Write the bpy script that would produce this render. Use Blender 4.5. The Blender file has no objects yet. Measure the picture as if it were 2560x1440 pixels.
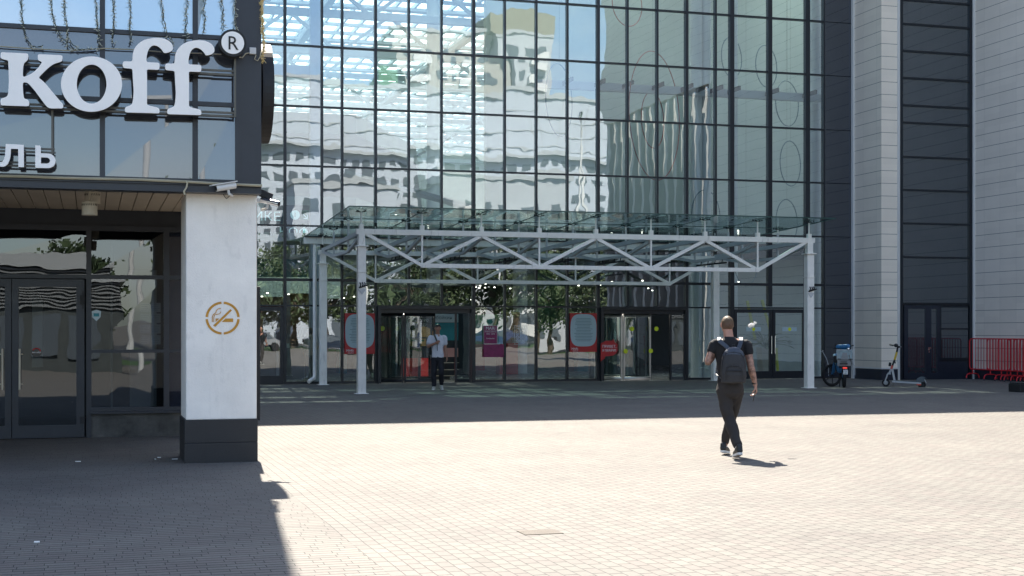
import bpy, bmesh, math, random
import numpy as np
from mathutils import Vector, Matrix, noise
random.seed(7)
R = math.radians
SC = bpy.context.scene
COL = SC.collection
# ---------------- camera (photo pixels 2560x1440, focal 3550 px, horizon row 827)
FPX, HOR, EYE, YAW = 3550.0, 827.0, 1.62, R(16.5)
cam = bpy.data.cameras.new('camera'); camo = bpy.data.objects.new('camera', cam); COL.objects.link(camo)
camo.location = (0, 0, EYE); camo.rotation_euler = (R(90), 0, -YAW)
cam.sensor_width = 36; cam.lens = FPX/2560*36; cam.shift_y = (HOR-720)/2560
cam.clip_start = 0.1; cam.clip_end = 2000
SC.camera = camo
# ---------------- sky and sun
SUN_EL, SUN_AZ = R(51), R(4.9)          # azimuth measured from +Y towards +X
w = bpy.data.worlds.new('World'); SC.world = w; w.use_nodes = True
nt = w.node_tree; bg = nt.nodes['Background']
sky = nt.nodes.new('ShaderNodeTexSky'); sky.sky_type = 'NISHITA'; sky.sun_disc = False
sky.sun_elevation = SUN_EL; sky.sun_rotation = SUN_AZ; sky.air_density = 1.0; sky.dust_density = 1.0; sky.ozone_density = 2.0
tc = nt.nodes.new('ShaderNodeTexCoord'); mp = nt.nodes.new('ShaderNodeMapping'); mp.inputs['Scale'].default_value = (1, 1, 3.2)
nz = nt.nodes.new('ShaderNodeTexNoise'); nz.inputs['Scale'].default_value = 3.0; nz.inputs['Detail'].default_value = 6
nt.links.new(tc.outputs['Generated'], mp.inputs[0]); nt.links.new(mp.outputs[0], nz.inputs[0])
rp = nt.nodes.new('ShaderNodeValToRGB'); rp.color_ramp.elements[0].position = .48; rp.color_ramp.elements[1].position = .78
rp.color_ramp.elements[0].color = (0, 0, 0, 1); rp.color_ramp.elements[1].color = (.7, .7, .7, 1)
nt.links.new(nz.outputs[0], rp.inputs[0])
mx = nt.nodes.new('ShaderNodeMixRGB'); mx.inputs[2].default_value = (6.5, 6.6, 6.9, 1)
nt.links.new(rp.outputs[0], mx.inputs[0]); nt.links.new(sky.outputs[0], mx.inputs[1]); nt.links.new(mx.outputs[0], bg.inputs[0])
bg.inputs[1].default_value = 0.1
sl = bpy.data.lights.new('sun', 'SUN'); sl.energy = 4.9; sl.angle = R(0.5); sl.color = (1, .925, .81)
so = bpy.data.objects.new('sun', sl); COL.objects.link(so)
sd = Vector((-math.sin(SUN_AZ)*math.cos(SUN_EL), -math.cos(SUN_AZ)*math.cos(SUN_EL), -math.sin(SUN_EL)))
so.rotation_euler = sd.to_track_quat('-Z', 'Y').to_euler()
SC.view_settings.view_transform = 'Standard'; SC.view_settings.look = 'None'
SC.view_settings.exposure = 1.75; SC.view_settings.gamma = 1
SC.render.engine = 'CYCLES'
cy = SC.cycles; cy.max_bounces = 10; cy.diffuse_bounces = 4; cy.glossy_bounces = 5; cy.transparent_max_bounces = 24
cy.transmission_bounces = 6; cy.caustics_reflective = False; cy.caustics_refractive = False; cy.sample_clamp_indirect = 6
cy.use_denoising = True
# ---------------- pixel -> place helpers (real planes)
CS, SN = math.cos(YAW), math.sin(YAW)
def ray(px, py):
    a = (px-1280)/FPX; b = (HOR-py)/FPX
    return a*CS+SN, CS-a*SN, b
def onY(px, py, Y):
    x, y, b = ray(px, py); t = Y/y
    return Vector((x*t, Y, EYE+b*t))
def onX(px, py, X):
    x, y, b = ray(px, py); t = X/x
    return Vector((X, y*t, EYE+b*t))
def onG(px, py, Z=0):
    x, y, b = ray(px, py); t = (Z-EYE)/b
    return Vector((x*t, y*t, Z))
def xat(px, Y): return onY(px, 700, Y).x
def zat(px, py, Y): return onY(px, py, Y).z
# ---------------- materials
M = {}
def mat(name, col, rough=.6, metal=0, var=0, vscale=3, bump=0, bscale=20, spec=.5, emit=0, coat=0, stretch=None):
    m = bpy.data.materials.new(name); m.use_nodes = True; n = m.node_tree; p = n.nodes['Principled BSDF']
    p.inputs['Base Color'].default_value = (*col, 1); p.inputs['Roughness'].default_value = rough
    p.inputs['Metallic'].default_value = metal; p.inputs['Specular IOR Level'].default_value = spec
    if coat: p.inputs['Coat Weight'].default_value = coat
    if emit: p.inputs['Emission Color'].default_value = (*col, 1); p.inputs['Emission Strength'].default_value = emit
    t = n.nodes.new('ShaderNodeTexCoord'); src = t.outputs['Object']
    if stretch:
        k = n.nodes.new('ShaderNodeMapping'); k.inputs['Scale'].default_value = stretch; n.links.new(src, k.inputs[0]); src = k.outputs[0]
    if var:
        z = n.nodes.new('ShaderNodeTexNoise'); z.inputs['Scale'].default_value = vscale; z.inputs['Detail'].default_value = 8
        z.inputs['Roughness'].default_value = .65
        n.links.new(src, z.inputs[0])
        r = n.nodes.new('ShaderNodeMapRange'); r.inputs[1].default_value = .3; r.inputs[2].default_value = .7
        r.inputs[3].default_value = 1-var; r.inputs[4].default_value = 1+var*.6; n.links.new(z.outputs[0], r.inputs[0])
        x = n.nodes.new('ShaderNodeMixRGB'); x.blend_type = 'MULTIPLY'; x.inputs[0].default_value = 1
        x.inputs[1].default_value = (*col, 1); n.links.new(r.outputs[0], x.inputs[2]); n.links.new(x.outputs[0], p.inputs['Base Color'])
        r2 = n.nodes.new('ShaderNodeMapRange'); r2.inputs[3].default_value = max(.03, rough-.12); r2.inputs[4].default_value = min(1, rough+.12)
        n.links.new(z.outputs[0], r2.inputs[0]); n.links.new(r2.outputs[0], p.inputs['Roughness'])
    if bump:
        z2 = n.nodes.new('ShaderNodeTexNoise'); z2.inputs['Scale'].default_value = bscale; z2.inputs['Detail'].default_value = 5
        n.links.new(src, z2.inputs[0]); b = n.nodes.new('ShaderNodeBump'); b.inputs['Strength'].default_value = 1
        b.inputs['Distance'].default_value = bump; n.links.new(z2.outputs[0], b.inputs['Height']); n.links.new(b.outputs[0], p.inputs['Normal'])
    M[name] = m; return m
def schlick(n, r0):
    # two-sided fresnel: r0 + (1-r0)*(1-|N.I|)^5
    g = n.nodes.new('ShaderNodeNewGeometry'); d = n.nodes.new('ShaderNodeVectorMath'); d.operation = 'DOT_PRODUCT'
    n.links.new(g.outputs['Normal'], d.inputs[0]); n.links.new(g.outputs['Incoming'], d.inputs[1])
    a = n.nodes.new('ShaderNodeMath'); a.operation = 'ABSOLUTE'; n.links.new(d.outputs['Value'], a.inputs[0])
    b = n.nodes.new('ShaderNodeMath'); b.operation = 'SUBTRACT'; b.inputs[0].default_value = 1; b.use_clamp = True; n.links.new(a.outputs[0], b.inputs[1])
    c = n.nodes.new('ShaderNodeMath'); c.operation = 'POWER'; c.inputs[1].default_value = 5; n.links.new(b.outputs[0], c.inputs[0])
    e = n.nodes.new('ShaderNodeMath'); e.operation = 'MULTIPLY_ADD'; e.inputs[1].default_value = 1-r0; e.inputs[2].default_value = r0; n.links.new(c.outputs[0], e.inputs[0])
    return e
def glass(name, tint, refl, wav=.0012, wscale=.9, ior=1.5, dirt=0, rough=0.0):
    m = bpy.data.materials.new(name); m.use_nodes = True; n = m.node_tree
    for q in list(n.nodes):
        if q.type != 'OUTPUT_MATERIAL': n.nodes.remove(q)
    out = [q for q in n.nodes if q.type == 'OUTPUT_MATERIAL'][0]
    g = n.nodes.new('ShaderNodeBsdfGlossy'); g.inputs['Roughness'].default_value = rough; g.inputs['Color'].default_value = (.90, .96, 1.0, 1)
    tr = n.nodes.new('ShaderNodeBsdfTransparent'); tr.inputs[0].default_value = (*tint, 1)
    a = schlick(n, refl)
    mxs = n.nodes.new('ShaderNodeMixShader'); n.links.new(a.outputs[0], mxs.inputs[0]); n.links.new(tr.outputs[0], mxs.inputs[1]); n.links.new(g.outputs[0], mxs.inputs[2])
    last = mxs
    if wav:
        t = n.nodes.new('ShaderNodeNewGeometry')
        z = n.nodes.new('ShaderNodeTexNoise'); z.inputs['Scale'].default_value = wscale; z.inputs['Detail'].default_value = 2.0; z.inputs['Roughness'].default_value = .45
        n.links.new(t.outputs['Position'], z.inputs[0])
        b = n.nodes.new('ShaderNodeBump'); b.inputs['Strength'].default_value = 1; b.inputs['Distance'].default_value = wav*4
        n.links.new(z.outputs[0], b.inputs['Height']); n.links.new(b.outputs[0], g.inputs['Normal'])
    if dirt:
        d = n.nodes.new('ShaderNodeBsdfDiffuse'); d.inputs[0].default_value = (.45, .5, .48, 1)
        z3 = n.nodes.new('ShaderNodeTexNoise'); z3.inputs['Scale'].default_value = 2.5; z3.inputs['Detail'].default_value = 7
        t2 = n.nodes.new('ShaderNodeNewGeometry'); n.links.new(t2.outputs['Position'], z3.inputs[0])
        mr = n.nodes.new('ShaderNodeMapRange'); mr.inputs[1].default_value = .35; mr.inputs[2].default_value = .75
        mr.inputs[3].default_value = dirt*.3; mr.inputs[4].default_value = dirt; n.links.new(z3.outputs[0], mr.inputs[0])
        m2 = n.nodes.new('ShaderNodeMixShader'); n.links.new(mr.outputs[0], m2.inputs[0]); n.links.new(mxs.outputs[0], m2.inputs[1]); n.links.new(d.outputs[0], m2.inputs[2]); last = m2
    n.links.new(last.outputs[0], out.inputs[0]); M[name] = m; return m
# ---------------- mesh builder
class MB:
    def __init__(s): s.v = []; s.f = []; s.m = []
    def add(s, vs, fs, mi=0):
        o = len(s.v); s.v += [tuple(p) for p in vs]; s.f += [tuple(i+o for i in f) for f in fs]; s.m += [mi]*len(fs); return s
    def box(s, x0, x1, y0, y1, z0, z1, mi=0):
        if x0 > x1: x0, x1 = x1, x0
        if y0 > y1: y0, y1 = y1, y0
        if z0 > z1: z0, z1 = z1, z0
        return s.add([(x0,y0,z0),(x1,y0,z0),(x1,y1,z0),(x0,y1,z0),(x0,y0,z1),(x1,y0,z1),(x1,y1,z1),(x0,y1,z1)],
              [(0,3,2,1),(4,5,6,7),(0,1,5,4),(1,2,6,5),(2,3,7,6),(3,0,4,7)], mi)
    def bar(s, p, q, w, h=None, mi=0, up=(0,0,1)):
        h = h or w; p = Vector(p); q = Vector(q); d = (q-p).normalized(); u = Vector(up)
        if abs(d.dot(u)) > .98: u = Vector((1,0,0)) if abs(d.x) < .9 else Vector((0,1,0))
        a = d.cross(u).normalized()*w/2; b = a.cross(d).normalized()*h/2
        vs = [p-a-b, p+a-b, p+a+b, p-a+b, q-a-b, q+a-b, q+a+b, q-a+b]
        return s.add(vs, [(0,1,2,3),(7,6,5,4),(0,4,5,1),(1,5,6,2),(2,6,7,3),(3,7,4,0)], mi)
    def tube(s, pts, r, n=10, mi=0, closed=False, caps=True):
        pts = [Vector(p) for p in pts]; N = len(pts)
        rs = r if isinstance(r, (list, tuple)) else [r]*N
        prev = None; base = len(s.v); fs = []; vs = []
        for i, p in enumerate(pts):
            if closed: d = (pts[(i+1) % N]-pts[i-1])
            else: d = pts[min(i+1, N-1)]-pts[max(i-1, 0)]
            d = d.normalized() if d.length > 1e-9 else Vector((0,0,1))
            if prev is None:
                u = Vector((0,0,1)) if abs(d.z) < .9 else Vector((1,0,0)); a = d.cross(u).normalized()
            else:
                a = (prev-d*prev.dot(d)); a = a.normalized() if a.length > 1e-6 else d.orthogonal().normalized()
            prev = a; b = d.cross(a)
            for k in range(n):
                th = 2*math.pi*k/n; vs.append(p+(a*math.cos(th)+b*math.sin(th))*rs[i])
        L = N if closed else N-1
        for i in range(L):
            j = (i+1) % N
            for k in range(n):
                k2 = (k+1) % n; fs.append((i*n+k, i*n+k2, j*n+k2, j*n+k))
        if caps and not closed: fs.append(tuple(range(n-1, -1, -1))); fs.append(tuple((N-1)*n+k for k in range(n)))
        return s.add(vs, fs, mi)
    def cyl(s, c, r, z0, z1, n=24, mi=0, r2=None, axis='z'):
        r2 = r if r2 is None else r2; vs = []
        for (rr, z) in ((r, z0), (r2, z1)):
            for k in range(n):
                th = 2*math.pi*k/n; u, v = rr*math.cos(th), rr*math.sin(th)
                if axis == 'z': vs.append((c[0]+u, c[1]+v, z))
                elif axis == 'y': vs.append((c[0]+u, z, c[1]+v))
                else: vs.append((z, c[0]+u, c[1]+v))
        fs = [(k, (k+1) % n, n+(k+1) % n, n+k) for k in range(n)]+[tuple(range(n-1, -1, -1)), tuple(range(n, 2*n))]
        return s.add(vs, fs, mi)
    def prism(s, poly, d0, d1, axis='y', mi=0, mi_side=None, holes=None):
        # poly in (x,z) for axis y, (y,z) for axis x, (x,y) for axis z ; triangulated through a bmesh
        loops = [poly]+(holes or [])
        bm = bmesh.new(); es = []
        for lp in loops:
            vv = [bm.verts.new((a, b, 0)) for a, b in lp]
            for i in range(len(vv)): es.append(bm.edges.new((vv[i], vv[(i+1) % len(vv)])))
        bmesh.ops.triangle_fill(bm, use_beauty=True, use_dissolve=False, edges=es)
        bm.verts.index_update(); P = [(v.co.x, v.co.y) for v in bm.verts]; T = [tuple(v.index for v in f.verts) for f in bm.faces]
        bm.free(); n = len(P)
        def mk(a, b, d):
            return (a, d, b) if axis == 'y' else ((d, a, b) if axis == 'x' else (a, b, d))
        vs = [mk(a, b, d0) for a, b in P]+[mk(a, b, d1) for a, b in P]
        s.add(vs, T+[tuple(i+n for i in reversed(t)) for t in T], mi)
        o = 0; sf = []
        for lp in loops:
            L = len(lp)
            for i in range(L): a, b = o+i, o+(i+1) % L; sf.append((a, b, b+n, a+n))
            o += L
        return s.add(vs, sf, mi if mi_side is None else mi_side)
    def build(s, name, mats, parent=None, smooth=False, bevel=0, **kw):
        me = bpy.data.meshes.new(name); me.from_pydata(s.v, [], s.f)
        mats = mats if isinstance(mats, (list, tuple)) else [mats]
        for m in mats: me.materials.append(M[m] if isinstance(m, str) else m)
        me.polygons.foreach_set('material_index', s.m)
        bm = bmesh.new(); bm.from_mesh(me)
        bmesh.ops.remove_doubles(bm, verts=bm.verts, dist=1e-5) if smooth else None
        bmesh.ops.recalc_face_normals(bm, faces=bm.faces)
        bm.to_mesh(me); bm.free()
        if smooth:
            me.polygons.foreach_set('use_smooth', [True]*len(me.polygons))
            try: me.set_sharp_from_angle(angle=R(40))
            except Exception: pass
        me.update()
        o = bpy.data.objects.new(name, me); COL.objects.link(o)
        if parent: o.parent = parent
        if bevel:
            b = o.modifiers.new('bevel', 'BEVEL'); b.width = bevel; b.segments = 2; b.limit_method = 'ANGLE'
        tag(o, **kw); return o
def tag(o, label=None, cat=None, group=None, kind=None):
    if label: o['label'] = label
    if cat: o['category'] = cat
    if group: o['group'] = group
    if kind: o['kind'] = kind
    return o
def empty(name, loc=(0,0,0), rz=0, **kw):
    o = bpy.data.objects.new(name, None); COL.objects.link(o); o.location = loc; o.rotation_euler = (0, 0, rz); o.empty_display_size = .2
    return tag(o, **kw)
def copy_tree(o, parent=None):
    c = o.copy(); COL.objects.link(c)
    if parent: c.parent = parent
    for ch in list(o.children): copy_tree(ch, c)
    return c
def text_mb(mb, txt, x, z, size, Y, mi=0, depth=.004, sx=1.0, align='CENTER', plane='y'):
    cu = bpy.data.curves.new('lettering', 'FONT'); cu.body = txt; cu.size = size; cu.align_x = align; cu.extrude = depth/2; cu.resolution_u = 3
    o = bpy.data.objects.new('lettering', cu); COL.objects.link(o)
    bpy.context.view_layer.update()
    me = bpy.data.meshes.new_from_object(o.evaluated_get(bpy.context.evaluated_depsgraph_get()))
    vs = [(x+v.co.x*sx, Y-v.co.z, z+v.co.y) if plane == 'y' else (x, z+0, 0) for v in me.vertices]
    mb.add(vs, [tuple(p.vertices) for p in me.polygons], mi)
    bpy.data.objects.remove(o); bpy.data.meshes.remove(me); bpy.data.curves.remove(cu)
def empty_like(name, parent): return None
# ================= materials
mat('white_steel', (.90,.87,.81), .42, var=.1, vscale=2.5)
mat('grey_steel', (.55,.56,.57), .4, var=.1)
mat('frame_dark', (0.0208,0.0248,0.0336), .38, var=.2, vscale=4)
mat('frame_mall', (0.009,0.01275,0.01875), .35, var=.2, vscale=2)
mat('plaster', (.90,.85,.78), .85, var=.10, vscale=1.6, bump=.006, bscale=55)
def scuffs(name, amount, scale, lo, hi, stretch=(1,1,1)):
    m = M[name]; n = m.node_tree; p = n.nodes['Principled BSDF']; src = p.inputs['Base Color'].links[0].from_socket
    g = n.nodes.new('ShaderNodeNewGeometry'); k = n.nodes.new('ShaderNodeMapping'); k.inputs['Scale'].default_value = stretch; n.links.new(g.outputs['Position'], k.inputs[0])
    z = n.nodes.new('ShaderNodeTexNoise'); z.inputs['Scale'].default_value = scale; z.inputs['Detail'].default_value = 6; n.links.new(k.outputs[0], z.inputs[0])
    r = n.nodes.new('ShaderNodeMapRange'); r.inputs[1].default_value = lo; r.inputs[2].default_value = hi; r.inputs[3].default_value = 1; r.inputs[4].default_value = 1-amount; n.links.new(z.outputs[0], r.inputs[0])
    x = n.nodes.new('ShaderNodeMixRGB'); x.blend_type = 'MULTIPLY'; x.inputs[0].default_value = 1; n.links.new(src, x.inputs[1]); n.links.new(r.outputs[0], x.inputs[2]); n.links.new(x.outputs[0], p.inputs['Base Color'])
scuffs('plaster', .07, 7, .60, .68, (1,1,.6)); scuffs('plaster', .04, 3, .55, .75, (6,6,.5)); scuffs('white_steel', .22, 5, .60, .72, (3,3,.6))
mat('granite', (0.0208,0.0208,0.0224), .5, var=.35, vscale=60, bump=.001, bscale=120)
mat('granite_wet', (.055,.055,.052), .5, var=.97, vscale=3.2, bump=.002, bscale=40)
mat('black', (0.0072,0.008,0.0096), .6); mat('black_gloss', (.01,.011,.013), .2, coat=.4)
mat('letter_face', (.92,.89,.85), .45, var=.04, vscale=3)
mat('letter_side', (.03,.034,.034), .5, var=.2)
mat('rail_brown', (.11,.105,.085), .45, var=.2)
mat('soffit', (.48,.42,.34), .6, var=.12, vscale=1.5)
mat('cream_metal', (.55,.5,.4), .5, var=.1)
mat('chrome', (.75,.76,.78), .18, metal=1); mat('brushed', (.6,.58,.55), .32, metal=1, var=.15, vscale=5, stretch=(8,8,.4))
mat('orange_paint', (0.578,0.2805,0.03825), .8, var=.25, vscale=14)
mat('clad_grey', (.40,.395,.38), .6, var=.05, vscale=1.2)
mat('clad_edge', (.56,.53,.49), .6, var=.05, vscale=1.2)
mat('seam', (.06,.06,.065), .8)
mat('trim_white', (0.612,0.612,0.595), .5)
mat('plinth_navy', (0.0144,0.02,0.0336), .35, var=.2)
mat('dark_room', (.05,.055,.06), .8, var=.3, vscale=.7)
mat('bulkhead', (.30,.335,.315), .8, var=.18, vscale=.5)
mat('interior_white', (.72,.74,.76), .5, var=.05)
mat('interior_blue', (.55,.62,.72), .5, var=.08)
mat('floor_tile', (0.35,0.35,0.329), .25, var=.1)
mat('sky_frame', (0.4,0.448,0.48), .5, var=.08)
mat('red_sign', (0.496,0.016,0.02), .45); mat('magenta', (0.264,0.016,0.104), .5, var=.3, vscale=8)
mat('paper_blue', (0.44,0.544,0.576), .6); mat('ink', (.10,.16,.18), .7); mat('white_ink', (.85,.85,.85), .6)
mat('yellow_dot', (.75,.8,.02), .5); mat('green_dot', (.01,.16,.13), .5); mat('green_sign', (.03,.2,.1), .5)
mat('teal', (.02,.22,.27), .5, var=.3, vscale=2); mat('orange_panel', (.6,.16,.04), .5)
mat('burger', (.36,.20,.09), .6, var=.7, vscale=9); mat('pink_panel', (.5,.27,.26), .6)
mat('lamp_glow', (1,.93,.8), .5, emit=3); mat('sign_glow', (.55,.8,.85), .5, emit=.12)
mat('wire_dark', (.045,.055,.035), .6); mat('wire_gold', (.55,.42,.18), .4); mat('bulb_clear', (.5,.5,.4), .2)
glass('mall_glass', (.76,.86,.83), .27, wav=.00045, wscale=1.0)
glass('front_glass', (.40,.45,.50), .11, wav=.0006, wscale=1.1)
glass('spandrel_clear', (.35,.42,.45), .16, wav=.0006)
glass('canopy_glass', (.55,.72,.67), .12, wav=.002, wscale=1.2, dirt=.14)
glass('door_glass', (.70,.80,.78), .14, wav=.0008)
glass('roof_glass', (.80,.95,.95), .02, wav=0)
def translucent(name, base):
    m = M[base].copy(); M[name] = m; n = m.node_tree; out = n.nodes['Material Output']; src = out.inputs[0].links[0].from_socket
    t = n.nodes.new('ShaderNodeBsdfTranslucent'); t.inputs[0].default_value = (.75,.93,.92,1); x = n.nodes.new('ShaderNodeMixShader'); x.inputs[0].default_value = .7
    n.links.new(src, x.inputs[1]); n.links.new(t.outputs[0], x.inputs[2]); n.links.new(x.outputs[0], out.inputs[0])
translucent('roof_panel', 'roof_glass')
def opaque_glass(name, col, refl, wav=.0005):
    m = mat(name, col, .1); n = m.node_tree; p = n.nodes['Principled BSDF']; out = [q for q in n.nodes if q.type == 'OUTPUT_MATERIAL'][0]
    g = n.nodes.new('ShaderNodeBsdfGlossy'); g.inputs['Roughness'].default_value = .01; g.inputs[0].default_value = (.9,.94,1,1)
    a = schlick(n, refl); mxs = n.nodes.new('ShaderNodeMixShader'); n.links.new(a.outputs[0], mxs.inputs[0])
    n.links.new(p.outputs[0], mxs.inputs[1]); n.links.new(g.outputs[0], mxs.inputs[2]); n.links.new(mxs.outputs[0], out.inputs[0])
    t = n.nodes.new('ShaderNodeNewGeometry'); z = n.nodes.new('ShaderNodeTexNoise'); z.inputs['Scale'].default_value = 1.0; z.inputs['Detail'].default_value = 1
    n.links.new(t.outputs['Position'], z.inputs[0]); b = n.nodes.new('ShaderNodeBump'); b.inputs['Distance'].default_value = wav*4
    n.links.new(z.outputs[0], b.inputs['Height']); n.links.new(b.outputs[0], g.inputs['Normal'])
opaque_glass('navy_glass', (.014,.018,.030), .10)
opaque_glass('tower_glass', (.022,.032,.040), .12)
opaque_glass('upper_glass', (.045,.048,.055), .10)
opaque_glass('upper_glass_sky', (.32,.42,.44), .30)  # pale colour stands in for the bright sky reflected in the upper rows
# ---- paving
def paving_material():
    m = bpy.data.materials.new('paving'); m.use_nodes = True; n = m.node_tree; p = n.nodes['Principled BSDF']; L = n.links.new
    g = n.nodes.new('ShaderNodeNewGeometry'); sp = n.nodes.new('ShaderNodeSeparateXYZ'); L(g.outputs['Position'], sp.inputs[0])
    cx = n.nodes.new('ShaderNodeCombineXYZ'); L(sp.outputs[1], cx.inputs[0]); L(sp.outputs[0], cx.inputs[1])
    gt = n.nodes.new('ShaderNodeMath'); gt.operation = 'GREATER_THAN'; gt.inputs[1].default_value = 1.9; L(sp.outputs[0], gt.inputs[0])
    # slight irregular laying
    nzz = n.nodes.new('ShaderNodeTexNoise'); nzz.inputs['Scale'].default_value = .9; nzz.inputs['Detail'].default_value = 3; L(g.outputs['Position'], nzz.inputs[0])
    sb = n.nodes.new('ShaderNodeVectorMath'); sb.operation = 'SUBTRACT'; sb.inputs[1].default_value = (.5,.5,.5); L(nzz.outputs['Color'], sb.inputs[0])
    sc_ = n.nodes.new('ShaderNodeVectorMath'); sc_.operation = 'SCALE'; sc_.inputs['Scale'].default_value = .035; L(sb.outputs[0], sc_.inputs[0])
    mixv = n.nodes.new('ShaderNodeMix'); mixv.data_type = 'VECTOR'; L(gt.outputs[0], mixv.inputs['Factor']); L(g.outputs['Position'], mixv.inputs[4]); L(cx.outputs[0], mixv.inputs[5])
    ad = n.nodes.new('ShaderNodeVectorMath'); L(mixv.outputs[1], ad.inputs[0]); L(sc_.outputs[0], ad.inputs[1])
    s2 = n.nodes.new('ShaderNodeSeparateXYZ'); L(ad.outputs[0], s2.inputs[0])
    dv = n.nodes.new('ShaderNodeMath'); dv.operation = 'DIVIDE'; dv.inputs[1].default_value = .1; L(s2.outputs[1], dv.inputs[0])
    fl = n.nodes.new('ShaderNodeMath'); fl.operation = 'FLOOR'; L(dv.outputs[0], fl.inputs[0])
    wn = n.nodes.new('ShaderNodeTexWhiteNoise'); wn.noise_dimensions = '1D'; L(fl.outputs[0], wn.inputs['W'])
    ma = n.nodes.new('ShaderNodeMath'); ma.operation = 'MULTIPLY_ADD'; ma.inputs[1].default_value = .11; L(wn.outputs[0], ma.inputs[0]); L(s2.outputs[0], ma.inputs[2])
    c2 = n.nodes.new('ShaderNodeCombineXYZ'); L(ma.outputs[0], c2.inputs[0]); L(s2.outputs[1], c2.inputs[1])
    def fn(op, *a):
        q = n.nodes.new('ShaderNodeMath'); q.operation = op
        for k, v in enumerate(a):
            if isinstance(v, (int, float)): q.inputs[k].default_value = v
            else: L(v, q.inputs[k])
        return q.outputs[0]
    uc = fn('DIVIDE', ma.outputs[0], .2); uf = fn('FLOOR', uc); vf = fl.outputs[0]
    # half-block shift on every other course
    par = fn('MULTIPLY', fn('MODULO', fn('ADD', vf, 10000), 2), .5); uc = fn('ADD', uc, par); uf = fn('FLOOR', uc)
    fu = fn('SUBTRACT', uc, uf); du = fn('MULTIPLY', fn('MINIMUM', fu, fn('SUBTRACT', 1, fu)), .2)
    fv = fn('SUBTRACT', dv.outputs[0], vf); dvv = fn('MULTIPLY', fn('MINIMUM', fv, fn('SUBTRACT', 1, fv)), .1)
    # joints that run along X are the wide ones, those along Y are tight
    wu = fn('MULTIPLY_ADD', gt.outputs[0], .0062, .0030); wv = fn('MULTIPLY_ADD', gt.outputs[0], -.0052, .0085)
    def joint(d, wd): return fn('SUBTRACT', 1, fn('MINIMUM', 1, fn('DIVIDE', d, wd)))
    jn = fn('MULTIPLY', fn('MINIMUM', fn('MULTIPLY', fn('MAXIMUM', joint(du, wu), joint(dvv, wv)), 2.6), 1), fn('MULTIPLY_ADD', gt.outputs[0], -.12, .96))
    cid = n.nodes.new('ShaderNodeCombineXYZ'); L(uf, cid.inputs[0]); L(vf, cid.inputs[1])
    wn2 = n.nodes.new('ShaderNodeTexWhiteNoise'); wn2.noise_dimensions = '2D'; L(cid.outputs[0], wn2.inputs['Vector'])
    bc = n.nodes.new('ShaderNodeValToRGB'); be = bc.color_ramp.elements; L(wn2.outputs['Value'], bc.inputs[0])
    be[0].position = 0; be[0].color = (0.145,0.1362,0.1243,1); be[1].position = 1; be[1].color = (0.1909,0.1835,0.1643,1)
    for ps, cl in ((.04, (0.1584,0.1473,0.1339,1)), (.3, (0.1746,0.1569,0.1436,1)), (.6, (0.1746,0.1658,0.1495,1)), (.93, (0.1791,0.1717,0.1539,1))): e_ = be.new(ps); e_.color = cl
    brm = n.nodes.new('ShaderNodeMixRGB'); brm.inputs[2].default_value = (0.0333,0.03182,0.03108,1); L(jn, brm.inputs[0]); L(bc.outputs[0], brm.inputs[1])
    class br: outputs = {0: brm.outputs[0], 'Fac': jn}
    # patches and wear
    n1 = n.nodes.new('ShaderNodeTexNoise'); n1.inputs['Scale'].default_value = .55; n1.inputs['Detail'].default_value = 9; n1.inputs['Roughness'].default_value = .62; L(g.outputs['Position'], n1.inputs[0])
    cr = n.nodes.new('ShaderNodeValToRGB'); e = cr.color_ramp.elements; e[0].position = .33; e[0].color = (.73,.715,.71,1); e[1].position = .68; e[1].color = (.95,.93,.90,1)
    L(n1.outputs[0], cr.inputs[0])
    x1 = n.nodes.new('ShaderNodeMixRGB'); x1.blend_type = 'MULTIPLY'; x1.inputs[0].default_value = 1; L(br.outputs[0], x1.inputs[1]); L(cr.outputs[0], x1.inputs[2])
    n2 = n.nodes.new('ShaderNodeTexNoise'); n2.inputs['Scale'].default_value = 38; n2.inputs['Detail'].default_value = 6; L(g.outputs['Position'], n2.inputs[0])
    r2 = n.nodes.new('ShaderNodeMapRange'); r2.inputs[1].default_value = .3; r2.inputs[2].default_value = .7; r2.inputs[3].default_value = .88; r2.inputs[4].default_value = 1.06; L(n2.outputs[0], r2.inputs[0])
    x2 = n.nodes.new('ShaderNodeMixRGB'); x2.blend_type = 'MULTIPLY'; x2.inputs[0].default_value = 1; L(x1.outputs[0], x2.inputs[1]); L(r2.outputs[0], x2.inputs[2])
    # gum spots
    vo = n.nodes.new('ShaderNodeTexVoronoi'); vo.inputs['Scale'].default_value = 1.7; L(g.outputs['Position'], vo.inputs[0])
    lt = n.nodes.new('ShaderNodeMath'); lt.operation = 'LESS_THAN'; lt.inputs[1].default_value = .028; L(vo.outputs['Distance'], lt.inputs[0])
    x3 = n.nodes.new('ShaderNodeMixRGB'); x3.blend_type = 'MULTIPLY'; x3.inputs[2].default_value = (.72,.7,.68,1); L(lt.outputs[0], x3.inputs[0]); L(x2.outputs[0], x3.inputs[1])
    L(x3.outputs[0], p.inputs['Base Color']); p.inputs['Roughness'].default_value = .78; p.inputs['Specular IOR Level'].default_value = .35
    mh = n.nodes.new('ShaderNodeMath'); mh.operation = 'MULTIPLY_ADD'; mh.inputs[1].default_value = -1; L(br.outputs['Fac'], mh.inputs[0])
    mm = n.nodes.new('ShaderNodeMath'); mm.operation = 'MULTIPLY'; mm.inputs[1].default_value = .35; L(n2.outputs[0], mm.inputs[0]); L(mm.outputs[0], mh.inputs[2])
    bp = n.nodes.new('ShaderNodeBump'); bp.inputs['Distance'].default_value = .004; L(mh.outputs[0], bp.inputs['Height']); L(bp.outputs[0], p.inputs['Normal'])
    M['paving'] = m
paving_material()
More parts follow.
